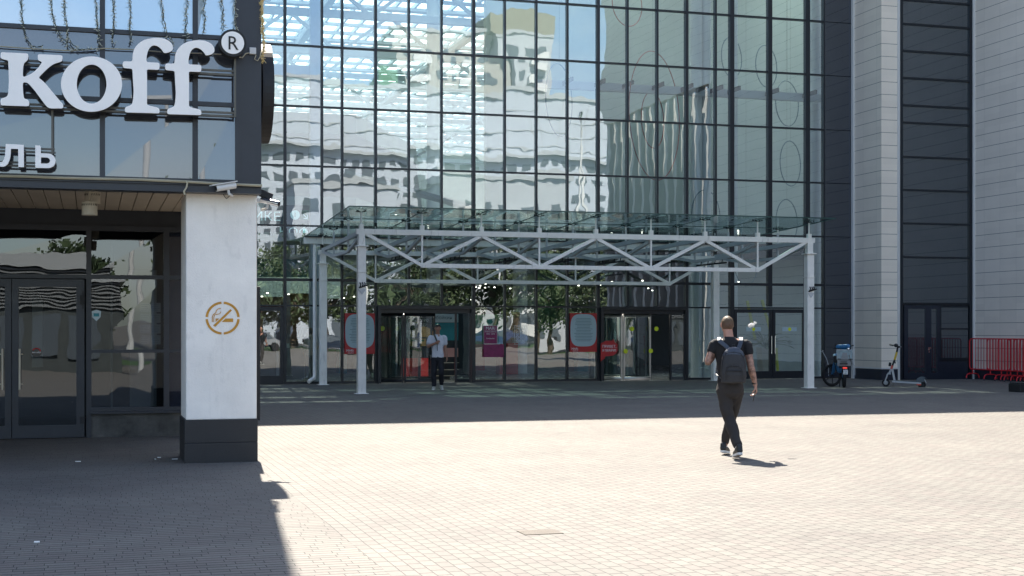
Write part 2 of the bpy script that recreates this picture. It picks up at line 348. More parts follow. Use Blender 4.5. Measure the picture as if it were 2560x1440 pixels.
def cladding(name, col, dx, dz, z0=0.0, axis=0):
    """large panels: joints every dz in height and dx along the wall (axis 0 -> X, 1 -> Y)"""
    m = mat(name, col, .6, var=.045, vscale=1.5); n = m.node_tree; p = n.nodes['Principled BSDF']; L = n.links.new
    src = p.inputs['Base Color'].links[0].from_socket
    g = n.nodes.new('ShaderNodeNewGeometry'); s = n.nodes.new('ShaderNodeSeparateXYZ'); L(g.outputs['Position'], s.inputs[0])
    def joint(sock, period, off, wdt):
        a = n.nodes.new('ShaderNodeMath'); a.operation = 'ADD'; a.inputs[1].default_value = 1000*period-off; L(sock, a.inputs[0])
        b = n.nodes.new('ShaderNodeMath'); b.operation = 'MODULO'; b.inputs[1].default_value = period; L(a.outputs[0], b.inputs[0])
        c = n.nodes.new('ShaderNodeMath'); c.operation = 'LESS_THAN'; c.inputs[1].default_value = wdt; L(b.outputs[0], c.inputs[0]); return c.outputs[0]
    jz = joint(s.outputs[2], dz, z0, .013); jx = joint(s.outputs[axis], dx, 0, .008)
    wk = n.nodes.new('ShaderNodeMath'); wk.operation = 'MULTIPLY'; wk.inputs[1].default_value = .35; L(jx, wk.inputs[0])
    mxx = n.nodes.new('ShaderNodeMath'); mxx.operation = 'MAXIMUM'; L(jz, mxx.inputs[0]); L(wk.outputs[0], mxx.inputs[1])
    br = n.nodes.new('ShaderNodeTexBrick'); cm = n.nodes.new('ShaderNodeCombineXYZ'); L(s.outputs[axis], cm.inputs[0]); L(s.outputs[2], cm.inputs[1]); L(cm.outputs[0], br.inputs[0])
    br.offset = 0; br.inputs['Scale'].default_value = 1; br.inputs['Brick Width'].default_value = dx; br.inputs['Row Height'].default_value = dz; br.inputs['Mortar Size'].default_value = 0
    br.inputs['Color1'].default_value = (.96,.96,.96,1); br.inputs['Color2'].default_value = (1.03,1.03,1.03,1)
    xx = n.nodes.new('ShaderNodeMixRGB'); xx.blend_type = 'MULTIPLY'; xx.inputs[0].default_value = 1; L(src, xx.inputs[1]); L(br.outputs[0], xx.inputs[2])
    x = n.nodes.new('ShaderNodeMixRGB'); x.inputs[2].default_value = (.05,.05,.055,1); L(mxx.outputs[0], x.inputs[0]); L(xx.outputs[0], x.inputs[1]); L(x.outputs[0], p.inputs['Base Color'])
cladding('clad_side_shaded', (.74,.67,.57), .85, .418, .62, 1)  # same panels as the front, coloured darker for this face's shade
cladding('clad_front_lit', (.85,.765,.65), 2.0, .418, .62, 0)  # same panels, coloured lighter for the light this face catches
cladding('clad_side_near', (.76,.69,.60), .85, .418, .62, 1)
# ================= ground
g = MB()
g.add([(-150,-220,0),(260,-220,0),(260,43.1,0),(-150,43.1,0)], [(0,1,2,3)])
g.add([(-150,43.1,0),(4.0,43.1,0),(4.0,300,0),(-150,300,0)], [(0,1,2,3)])
g.add([(60,43.1,0),(260,43.1,0),(260,300,0),(60,300,0)], [(0,1,2,3)])
g.build('plaza_pavement', 'paving', kind='structure')
mat('asphalt', (.05,.05,.052), .9, var=.2, vscale=1); mat('lawn', (.045,.09,.02), .9, var=.5, vscale=2)
MB().add([(-150,-46,.004),(260,-46,.004),(260,-34,.004),(-150,-34,.004)], [(0,1,2,3)]).build('road', 'asphalt', kind='structure')
MB().add([(-150,-34,.004),(260,-34,.004),(260,-24,.004),(-150,-24,.004)], [(0,1,2,3)]).build('lawn', 'lawn', kind='structure')
# ================= mall building
YF = 43.2
mall = empty('shopping_centre', (12, YF, 0), label='tall glass fronted shopping centre behind the entrance canopy, with dark framed curtain wall', cat='shopping centre')
def P(mb, name, mats, parent, **kw):   # mesh given in world metres, hung under its thing
    o = mb.build(name, mats, parent, **kw); inv = Matrix.Identity(4); q = parent
    while q: inv = Matrix.LocRotScale(q.location, q.rotation_euler, q.scale) @ inv; q = q.parent
    o.data.transform(inv.inverted()); return o
MULL = [560, 640, 712.3, 804.8, 855.3, 939, 1022, 1104, 1184, 1261.8, 1340.6, 1418.2, 1495, 1568.4, 1642.8, 1716.3, 1788.6, 1829, 1924, 2018, 2059]
MX = [xat(p, YF) for p in MULL]; MX[0] = 4.2
THICK = {1829: .15, 1924: .15, 2018: .16, 1716.3: .10, 939: .08, 1184: .10, 1495: .10, 804.8: .07, 855.3: .07, 712.3: .085}
TZ = [2.385, 3.17, 4.815, 6.635, 8.445, 10.29, 12.11, 13.93, 15.4]
XR = MX[-1]; XE = 24.93
# door openings: (left mullion idx, right idx)
DA = (MX[5], MX[8]); DB = (MX[12], MX[15]); DC = (MX[17]+.03, MX[19])
def in_door(xm): return DA[0] < xm < DA[1] or DB[0] < xm < DB[1] or DC[0]-.05 < xm < DC[1] or xm < MX[2] and xm > MX[1]
for i, x in enumerate(MX):
    wd = THICK.get(MULL[i], .062)
    z0 = TZ[0]+.05 if (DA[0]+.1 < x < DA[1]-.1 or DB[0]+.1 < x < DB[1]-.1 or abs(x-MX[18]) < .01) else 0.0
    b = MB().box(x-wd/2, x+wd/2, YF-.055, YF+.13, z0, TZ[-1]); P(b, 'mullion', 'frame_mall', mall)
for k, z in enumerate(TZ):
    h = .05 if k != 1 else .085
    b = MB().box(MX[0], XR+.02, YF-.05, YF+.11, z-h/2, z+h/2)
    P(b, 'transom', 'frame_mall', mall)
for a_, b_ in ((MX[0], DA[0]), (DA[1], DB[0]), (DB[1], MX[17]), (MX[19], XR)): P(MB().box(a_, b_, YF-.04, YF+.1, .0, .075), 'base_rail', 'frame_mall', mall)
panes = []
zs = [.075]+TZ
for i in range(len(MX)-1):
    for k in range(len(zs)-1):
        xm = (MX[i]+MX[i+1])/2
        if k == 0 and in_door(xm): continue
        x0, x1, z0, z1 = MX[i]+.031, MX[i+1]-.031, zs[k]+.02, zs[k+1]-.02
        a, c = random.gauss(0, .0016), random.gauss(0, .0016)
        # a toughened pane bows slightly: 5x7 grid
        vs = []; fs = []; nx, nzz_ = 5, 7; bow = random.gauss(0, .0009)
        for jz in range(nzz_):
            for jx in range(nx):
                u, v_ = jx/(nx-1), jz/(nzz_-1)
                vs.append((x0+(x1-x0)*u, YF+.02+(u-.5)*(x1-x0)*a+(v_-.5)*(z1-z0)*c+bow*(1-(2*u-1)**2)*(1-(2*v_-1)**2), z0+(z1-z0)*v_))
        for jz in range(nzz_-1):
            for jx in range(nx-1):
                q = jz*nx+jx; fs.append((q, q+1, q+nx+1, q+nx))
        dist = abs(xm-13)+abs((z0+z1)/2-5); panes.append((x0 < 5 or z1 > 13.5, dist, vs, fs))
panes.sort(key=lambda p: (p[0], p[1]))
for _, _, vs, fs in panes[:100]:
    P(MB().add(vs, fs), 'glass_pane', 'mall_glass', mall, smooth=True)
rest = MB()
for _, _, vs, fs in panes[100:]: rest.add(vs, fs)
if rest.v: P(rest, 'glass_pane', 'mall_glass', mall, smooth=True, kind='stuff')
# dark spandrel strip right of the glass
for k in range(len(zs)-1):
    z0 = 0.02 if k == 0 else zs[k]
    P(MB().box(XR+.045, XE-.02, YF-.005, YF+.06, z0+.012, zs[k+1]-.012), 'spandrel_panel', 'navy_glass', mall)
P(MB().box(XR+.02, XE, YF+.06, YF+.2, 0, 23.1).box(XR+.02, XR+.046, YF-.03, YF+.06, 0, 15.4), 'spandrel_frame', 'frame_mall', mall)
P(MB().box(-30, XE, YF-.2, YF+.5, 15.42, 23.1), 'parapet_wall', 'clad_grey', mall)
P(MB().box(MX[0], XR, YF+.14, YF+.52, 14.95, 15.42), 'parapet_wall', 'clad_grey', mall)  # added inner strip, stops sun leaking between roof and parapet
rv = random.Random(21)
for k in range(30):
    xu, yu, lu, wu = rv.uniform(3.5, 24), rv.uniform(44.2, 55.5), rv.uniform(1.2, 4.5), rv.uniform(.5, 1.5)
    P(MB().box(xu, xu+lu, yu, yu+wu, 15.3+k*.004, 15.6+k*.004), 'roof_shade_box', 'clad_grey', mall)  # unseen boxes added to break the skylight sun into patches on the ground
P(MB().box(-30, MX[0]-.03, YF-.1, YF+.4, 0, 15.42), 'side_wall', 'clad_grey', mall)
# atrium shell
RZ = 15.0
sh = MB().box(3.2, 3.5, YF+.5, 104, 0, RZ+.3).box(3.5, 60, 104, 104.3, 0, RZ).box(58, 58.3, YF+.5, 104, 0, RZ)
P(sh, 'interior_wall', 'bulkhead', mall)
P(MB().box(3.5, 58, YF+.12, 104, -.05, .0), 'interior_floor', 'floor_tile', mall)
# glazed roof : rafters along Y, purlins along X, trusses
rf = MB(); X0, X1, Y0, Y1 = 3.5, 34.0, YF+.5, 104
x = X0
while x < X1: rf.box(x-.045, x+.045, Y0, Y1, RZ-.02, RZ+.16); x += .78
y = Y0; q = 0
while y < Y1:
    hw = .07 if q % 4 else .22
    rf.box(X0, X1, y-hw, y+hw, RZ-.16, RZ-.021); y += 1.75; q += 1
P(rf, 'skylight_grid', 'sky_frame', mall)
for yy in (51.2, 58.2, 65.2, 72.2, 79.2, 86.2, 93.2):
    t = MB(); t.bar((X0, yy, RZ-.3), (X1, yy, RZ-.3), .26); t.bar((X0, yy, RZ-1.9), (X1, yy, RZ-1.9), .26)
    xx = X0; up = True
    while xx < X1-2: t.bar((xx, yy, RZ-.3 if up else RZ-1.9), (xx+2.1, yy, RZ-1.9 if up else RZ-.3), .13); xx += 2.1; up = not up
    P(t, 'roof_truss', 'sky_frame', mall)
for xx in (9.0, 16.0, 23.0, 30):
    t = MB(); t.bar((xx, Y0, RZ-.35), (xx, Y1, RZ-.35), .3); yy = Y0; up = True
    P(t, 'roof_girder', 'sky_frame', mall)
P(MB().add([(X0, Y0, RZ+.2), (X1, Y0, RZ+.2), (X1, Y1, RZ+.2), (X0, Y1, RZ+.2)], [(0,1,2,3)]), 'skylight_glass', 'roof_panel', mall)
P(MB().box(X1, 58, Y0, Y1, RZ, RZ+.3), 'interior_roof', 'dark_room', mall)
# right hand upper bulkhead that closes the atrium
mat('bulkhead_light', (0.48,0.528,0.496), .8, var=.10, vscale=.5)
xb = onY(1215, 500, 48.5).x
P(MB().box(xb, 32, 48.5, 48.8, 4.9, RZ-.2), 'bulkhead_wall', 'bulkhead_light', mall)
P(MB().box(xb, 32, 48.8, 62, 4.6, 4.9).box(xb, 30, 61.8, 62, 0, 4.6), 'upper_floor', 'dark_room', mall)
# white tube beam and columns inside the glass
bz = zat(1700, 228, 44.4)
bmw = MB().bar((xat(1342, 44.4), 44.4, bz), (24.6, 44.4, bz), .22, .26); P(bmw, 'wind_beam', 'interior_white', mall)
br = MB()
for p in (1415, 1495, 1565, 1640, 1712, 1750, 1786, 1829, 1924, 2018): xx = xat(p, 44.0); br.box(xx-.03, xx+.03, 43.35, 44.28, bz-.04, bz+.1)
P(br, 'beam_bracket', 'frame_mall', mall)
for p, wd in ((1741, .2), (1766, .16), (2035, .26), (1837, .1)):
    xx = xat(p, 44.9); P(MB().cyl((xx, 44.9), wd, 0, RZ, 20), 'interior_column', 'interior_white', mall, smooth=True)
xx = xat(787, 45); P(MB().box(xx-.16, xx+.16, 44.8, 45.1, 0, RZ), 'interior_column', 'interior_blue', mall)
zz = zat(720, 180, 45.4); P(MB().box(3.5, xx-.16, 45.1, 45.4, zz-.17, zz+.17), 'wind_beam', 'interior_blue', mall)
for p in (1300, 1085): 
    xx = xat(p, 52); P(MB().cyl((xx, 52), .28, 0, 4.6 if p > 1250 else RZ, 20), 'interior_column', 'interior_white', mall, smooth=True)
# mezzanine balcony (runs back to the right) and stair flank
def plan_prism(poly, z0, z1): return MB().prism(poly, z0, z1, axis='z')
m1 = [onY(640, 470, 50), onY(890, 470, 50), onY(1040, 470, 58), onY(1060, 470, 90), onY(640, 470, 90)]
P(plan_prism([(p.x, p.y) for p in m1], 5.0, 6.35), 'balcony', 'bulkhead', mall)
P(plan_prism([(p.x, p.y) for p in m1[:4]+[m1[4]]], 8.6, 9.3), 'balcony', 'bulkhead', mall)
m2 = MB(); m2.bar(onY(850, 430, 49), onY(1180, 520, 49), .12, .9, up=(0,1,0)); P(m2, 'escalator_flank', 'bulkhead', mall)
# hanging sign box with wayfinding
sgn = MB().box(xat(660, 47.8), xat(775, 47.8), 47.8, 47.95, zat(700, 566, 47.8), zat(700, 512, 47.8))
so_ = P(sgn, 'hanging_sign', 'dark_room', mall)
wy = MB(); text_mb(wy, 'ИКЕ', xat(668, 47.75), zat(700, 552, 47.75), .42, 47.78, sx=1.1); 
wy.cyl((xat(738, 47.75), zat(738, 537, 47.75)), .16, 47.76, 47.79, 24, 0, axis='y')
text_mb(wy, '1', xat(738, 47.7), zat(738, 542, 47.7), .22, 47.75, 1)
wy.box(xat(752, 47.7), xat(772, 47.7), 47.76, 47.79, zat(760, 550, 47.7), zat(760, 525, 47.7), 2)
text_mb(wy, '↘', xat(764, 47.7), zat(764, 547, 47.7), .3, 47.75, 0)
P(wy, 'sign_lettering', ['sign_glow', 'ink', 'green_sign'], so_)
# coffee shop and teal shop band
cf = P(MB().box(xat(600, 49), xat(800, 49), 49, 49.2, zat(700, 600, 49), zat(700, 566, 49)), 'shop_fascia', 'plinth_navy', mall)
t = MB(); text_mb(t, 'КОФЕ', xat(697, 48.9), zat(700, 588, 48.9), .38, 48.95, sx=1.25, align='LEFT'); P(t, 'sign_lettering', 'sign_glow', cf)
tb = P(MB().box(xat(600, 52), xat(800, 52), 52, 52.2, zat(700, 692, 52), zat(700, 648, 52)), 'shop_fascia', 'teal', mall)
t = MB(); text_mb(t, 'NAY', xat(740, 51.9), zat(700, 680, 51.9), .45, 51.95, sx=1.2); P(t, 'sign_lettering', 'paper_blue', tb)
# shop counters, shelves, lit rooms on the ground floor
rnd = random.Random(5)
for (p0, p1, Y, z0, z1, mt) in ((640, 800, 50, .0, .9, 'interior_white'), (700, 760, 47.5, 0, 1.05, 'dark_room'), (800, 940, 56, 0, 2.9, 'dark_room'),
        (1060, 1180, 50, 0, 2.6, 'dark_room'), (1185, 1265, 48, 1.15, 2.2, 'green_sign'), (1265, 1300, 49, 1.3, 2.3, 'burger'), (1300, 1342, 52, 0, 4.4, 'bulkhead'),
        (1342, 1420, 55, 0, 4.4, 'green_sign'), (1420, 1500, 54, 0, 4.4, 'dark_room'), (1716, 1832, 50, 0, 4.4, 'bulkhead'), (1832, 2060, 52, 0, 4.5, 'bulkhead'), (1580, 1592, 46.5, 1.2, 2.3, 'orange_panel'),
        (640, 712, 58, .0, 3.0, 'pink_panel'), (712, 800, 60, 0, 3.2, 'burger'), (860, 1180, 64, 3.0, 4.6, 'bulkhead'), (860, 1500, 60, 0, 1.2, 'pink_panel')):
    P(MB().box(xat(p0, Y), xat(p1, Y), Y, Y+.25, z0, z1), 'shop_partition', mt, mall)
for k in range(26):
    p = rnd.uniform(650, 1490); Y = rnd.uniform(46, 60); mtn = rnd.choice(['interior_white', 'dark_room', 'dark_room', 'teal', 'red_sign', 'burger', 'black', 'bulkhead', 'paper_blue'])
    x_ = xat(p, Y); wd = rnd.uniform(.3, 1.2); h = rnd.uniform(.7, 1.8)
    mb = MB().box(x_-wd/2, x_+wd/2, Y, Y+.5, 0, h)
    for s_ in range(3): mb.box(x_-wd/2+.03, x_+wd/2-.03, Y-.06, Y-.002, h*(.25+.22*s_), h*(.25+.22*s_)+.05)
    P(mb, 'shop_display', mtn, mall)
lm = MB()
for k in range(46):
    p = rnd.uniform(645, 1500) if k < 36 else rnd.uniform(1500, 2050); Y = rnd.uniform(47, 60); x_ = xat(p, Y); lm.cyl((x_, Y), .035, 2.9 if p < 1180 else 3.4, 2.93 if p < 1180 else 3.43, 10)
P(lm, 'ceiling_spotlights', 'lamp_glow', mall, kind='stuff')
P(MB().box(3.6, xb+3, 47.6, 60, 4.62, 4.9), 'mezzanine_slab', 'bulkhead', mall)
# ================= adjoining clad tower and stair glazing, right
tow = empty('clad_tower', (26, 41.4, 0), label='beige panel clad corner tower with dark glazed stair front, right of the glass wall', cat='tower')
YT = 41.35; XC2 = xat(2243, YT); XW = xat(2436, YT)
P(MB().box(XE, XC2, YT-.003, YT+.6, .40, 23.1), 'front_cladding', 'clad_front_lit', tow)
P(MB().box(XE-.004, XE+.05, YT, YF-.06, .40, 23.1), 'side_cladding', 'clad_side_shaded', tow)
P(MB().box(XE-.01, XC2, YT-.035, YF-.055, 0, .355), 'plinth', 'plinth_navy', tow)
P(MB().box(XE-.02, XC2, YT-.05, YF-.055, .355, .395), 'plinth_trim', 'trim_white', tow)
P(MB().box(XE-.07, XE+.0, YF-.14, YF-.02, .0, 23.1), 'edge_trim', 'trim_white', tow)
P(MB().box(XC2, XC2+.07, YT-.06, YT+.1, 0, 23.1), 'edge_trim', 'trim_white', tow)
YG = YT+.05
gx0, gx1 = XC2+.07, XW-.07
P(MB().box(gx0, gx1, YG+.1, YG+.4, 0, 23.1), 'stair_core', 'plinth_navy', tow)
fz = [zat(2340, p, YG) for p in (948, 759, 644, 560, 477, 395, 310, 267, 199, 132, 65, 5)]+[15.9, 17.7, 19.5, 21.3, 23.1]
fz[0] = 0
fr = MB()
for z in fz[1:]: fr.box(gx0, gx1, YG-.04, YG+.1, z-.03, z+.03)
for px_ in (2252, 2426): xx = xat(px_, YG); fr.box(xx-.06, xx+.06, YG-.041, YG+.1, 0, 23.1)
P(fr, 'stair_frame', 'frame_mall', tow)
for a, b in zip(fz[1:-1], fz[2:]): P(MB().box(xat(2252, YG)+.06, xat(2426, YG)-.06, YG+.02, YG+.05, a+.03, b-.03), 'stair_pane', 'tower_glass', tow)
da, dbx, dc = xat(2316, YG), xat(2347, YG), xat(2420, YG)
sd_ = P(MB().box(xat(2258, YG), dbx, YG-.06, YG+.02, 0.02, .22).box(xat(2258, YG), xat(2268, YG), YG-.06, YG+.02, .22, 2.35).box(xat(2311, YG), xat(2326, YG), YG-.06, YG+.02, .22, 2.35).box(xat(2340, YG), dbx, YG-.06, YG+.02, .22, 2.35)
   .box(xat(2258, YG), dbx, YG-.06, YG+.02, 2.35, 2.47), 'door', 'plinth_navy', tow)
P(MB().box(xat(2268, YG), xat(2311, YG), YG-.03, YG, .22, 2.35).box(xat(2326, YG), xat(2340, YG), YG-.03, YG, .22, 2.35), 'door_pane', 'tower_glass', sd_)
P(MB().box(da-.01, da+.10, YG-.12, YG-.09, 1.03, 1.07).cyl((da+.03, 1.0), .035, YG-.10, YG-.05, 14, axis='y').cyl((da+.05, .92), .03, YG-.09, YG-.05, 14, axis='y'), 'door_handle', 'chrome', sd_)
sw = P(MB().box(dbx+.02, dc, YG-.03, YG+.02, .62, .72).box(dbx+.02, dc, YG-.03, YG+.02, 2.4, 2.47).box(dbx+.02, dbx+.08, YG-.03, YG+.02, .72, 2.4).box(dbx+.08, dc, YG-.03, YG+.02, 1.66, 1.71), 'stair_window', 'frame_mall', tow)
P(MB().box(dbx+.08, dc, YG, YG+.01, .72, 2.4), 'window_pane', 'tower_glass', sw); P(MB().box(dbx+.02, dc, YG-.02, YG+.02, 0, .6), 'panel', 'plinth_navy', tow)
# near wing wall, comes towards the camera outside the right of the frame
wing = empty('clad_wing', (XW, 30, 0), label='long grey panel clad wing wall at the right edge, behind the red barriers', cat='building wing')
P(MB().box(XW, XW+.4, 24.0, YT-.0, .38, 26), 'wall_cladding', 'clad_side_near', wing)
P(MB().box(XW, XW+.4, 9.0, 24.0, 13.6, 26), 'wall_cladding', 'clad_side_near', wing)
P(MB().box(XW-.03, XW+.4, 24.0, YT, 0, .34), 'plinth', 'plinth_navy', wing)
P(MB().box(XW-.05, XW+.4, 24.0, YT, .34, .38), 'plinth_trim', 'trim_white', wing)
P(MB().box(XW-.07, XW+.0, YT-.04, YT+.1, 0, 23.1), 'edge_trim', 'trim_white', wing)
P(MB().box(XW+.7, XW+.9, 9.0, 24.0, 0, 13.6), 'glazing', 'tower_glass', wing)
for k in range(12): P(MB().box(XW+.1, XW+.5, 9.2+k*1.27, 9.55+k*1.27, 0, 13.6), 'pilaster', 'clad_grey', wing)
# ================= entrance canopy
can = empty('entrance_canopy', (13, 39, 0), label='white steel entrance canopy with lattice trusses and a green glass roof on four posts', cat='canopy')
CX0, CX1, CY0, CY1, NB = 6.65, 19.45, 36.1, 42.4, 8
stp = (CX1-CX0)/NB
for (x, y) in ((CX0, CY0), (CX1, CY0), (CX0, CY1), (CX1, CY1)):
    b = MB().box(x-.10, x+.11, y-.10, y+.12, 0, 3.12).box(x-.115, x+.125, y-.115, y+.135, 3.12, 3.14).box(x-.10, x+.11, y-.10, y+.12, 3.14, 3.78 if y < 40 else 3.62)
    b.box(x-.15, x+.16, y-.15, y+.17, 3.78 if y < 40 else 3.62, 3.81 if y < 40 else 3.65).box(x-.08, x+.09, y-.08, y+.1, 3.80 if y < 40 else 3.64, 4.1 if y < 40 else 3.9)
    b.box(x-.16, x+.17, y-.16, y+.18, .0, .014)
    P(b, 'post', 'white_steel', can, bevel=.006)
def long_truss(y, zt, zb):
    P(MB().box(CX0-.14, CX1+.16, y-.06, y+.06, zt-.07, zt+.07), 'top_chord', 'white_steel', can, bevel=.005)
    P(MB().box(CX0+stp-.03, CX1-stp+.03, y-.055, y+.055, zb-.055, zb+.055), 'bottom_chord', 'white_steel', can, bevel=.005)
    for k in range(NB):
        xa, xb_ = CX0+k*stp, CX0+(k+1)*stp
        za, zb2 = (zt-.05, zb) if k % 2 == 0 else (zb, zt-.05)
        if k == 0: xa += .12
        if k == NB-1: xb_ -= .12
        P(MB().bar((xa, y, za), (xb_, y, zb2), .085, .10, up=(0,1,0)), 'diagonal_brace', 'white_steel', can)
        if k % 2 == 0: P(MB().bar((CX0+(k+1)*stp, y, zb+.05), (CX0+(k+1)*stp, y, zt-.07), .045), 'vertical_strut', 'white_steel', can)
long_truss(CY0, 4.17, 3.315)
long_truss(CY1, 3.97, 3.13)
for k in range(NB+1):
    x = CX0+k*stp
    tb_ = MB().bar((x, CY0+.06, 4.16), (x, CY1, 4.03), .09, .11)
    P(tb_, 'cross_beam', 'grey_steel', can)
    lc = MB().bar((x, CY0+.08, 4.06), (x, CY0+1.9, 3.76), .08).bar((x, CY0+1.9, 3.76), (x, CY1-2.0, 3.76), .08).bar((x, CY1-2.0, 3.76), (x, CY1-.05, 3.99), .08)
    P(lc, 'cross_tie', 'grey_steel', can)
    P(MB().bar((x, CY0+1.9, 3.80), (x, CY0+1.9, 4.5), .05), 'vertical_strut', 'grey_steel', can)
    P(MB().bar((x, CY1-2.0, 3.80), (x, CY1-2.0, 4.44), .05), 'vertical_strut', 'grey_steel', can)
def roof_z(y): return 4.745-(y-35.3)/(43.0-35.3)*.27
GX0, GX1 = 6.2, 19.85
xs = [GX0]+[CX0+stp*k for k in range(1, NB)]+[GX1]
ys = [35.3, 38.0, 40.45, 43.0]
for i in range(len(xs)-1):
    for j in range(len(ys)-1):
        x0, x1, y0, y1 = xs[i]+.01, xs[i+1]-.01, ys[j]+.01, ys[j+1]-.01
        z0, z1 = roof_z(y0), roof_z(y1); dz = random.uniform(-.004, .004)
        P(MB().add([(x0,y0,z0+dz),(x1,y0,z0-dz),(x1,y1,z1),(x0,y1,z1)], [(0,1,2,3)]), 'roof_pane', 'canopy_glass', can)
# glass edges read as thin dark green lines
mat('glass_edge', (.02,.07,.06), .3)
ge = MB().bar((GX0, 35.3, roof_z(35.3)), (GX1, 35.3, roof_z(35.3)), .012, .03).bar((GX0, 35.3, roof_z(35.3)), (GX0, 43, roof_z(43)), .012, .03).bar((GX1, 35.3, roof_z(35.3)), (GX1, 43, roof_z(43)), .012, .03)
for x in xs[1:-1]: ge.bar((x, 35.3, roof_z(35.3)), (x, 43, roof_z(43)), .018, .02)
for y in ys[1:-1]: ge.bar((GX0, y, roof_z(y)), (GX1, y, roof_z(y)), .018, .02)
P(ge, 'glass_edge', 'glass_edge', can)
for k in range(NB+1):
    x = CX0+k*stp
    for y, zb in ((CY0, 4.24), (38.0, 4.3), (40.45, 4.25), (CY1, 4.2)):
        zt = roof_z(y)-.05; b = MB()
        if y == CY0: b.box(x-.055, x+.055, y-.055, y+.055, 4.24, 4.36)
        b.cyl((x, y), .022, zb, zt, 10)
        P(b, 'roof_support', 'white_steel', can)
        s_ = MB()
        for sx in (-1, 1):
            for sy in (-1, 1): s_.bar((x, y, zt), (x+sx*.10, y+sy*.08, zt+.03), .016); s_.cyl((x+sx*.10, y+sy*.08), .022, zt+.015, zt+.045, 10)
        P(s_, 'spider_clamp', 'black', can)
P(MB().box(6.15, 19.85, 42.72, 42.98, 4.24, 4.44), 'gutter', 'white_steel', can, bevel=.01)
P(MB().box(6.15, 19.85, 42.66, 43.0, 4.441, 4.475), 'gutter_edge', 'frame_dark', can)
# light bars slung under the cross ties
for k in range(1, NB):
    x = CX0+k*stp; lf = empty('linear_floodlight', (x, 39, 3.6), label='thin black linear floodlight slung under canopy cross tie, %s' % ('first from the left post','second from the left post','third from the left post','in the middle of the canopy','third from the right post','second from the right post','first from the right post')[k-1], cat='floodlight', group='black linear floodlights under the canopy')
    b = MB().bar((x-.02, 38.1, 3.62), (x-.02, 40.2, 3.62), .05, .045); P(b, 'lamp_bar', 'black', lf)
    for yy in (38.4, 38.9, 39.4, 39.9): P(MB().bar((x-.02, yy, 3.64), (x, yy, 3.73), .02), 'hanger', 'black', lf)
for (x, y, lb) in ((CX0, CY0, 'left'), (CX1, CY0, 'right')):
    pf = empty('post_spotlight', (x, y-.1, 2.75), label='small black spotlight cluster on the front %s canopy post' % lb, cat='spotlight', group='small spotlights on the canopy posts')
    b = MB()
    for j, dx in enumerate((-.06, 0, .055)): b.tube([(x+dx, y-.13, 2.72+.02*j), (x+dx+.02, y-.17, 2.80+.01*j), (x+dx-.01, y-.18, 2.86)], .016, 8)
    b.bar((x-.08, y-.12, 2.72), (x+.17, y-.12, 2.80), .03); P(b, 'lamp_head', 'black', pf)
    P(MB().prism([(x-.1, 2.68), (x, 2.55), (x+.1, 2.68), (x, 2.70)], y-.125, y-.105), 'shadow_diamond', 'grey_steel', pf)  # flat grey diamond stands for the fixture's cast shadow on the post
dp = MB(); dpx = 6.47
dp.tube([(dpx, 42.8, 4.26), (dpx, 42.8, .35), (dpx-.02, 42.75, .2), (dpx-.22, 42.62, .09)], .062, 14)
o = dp.build('downpipe', 'white_steel', smooth=True, label='white round downpipe beside the rear left canopy post, kicked out at the foot', cat='downpipe')
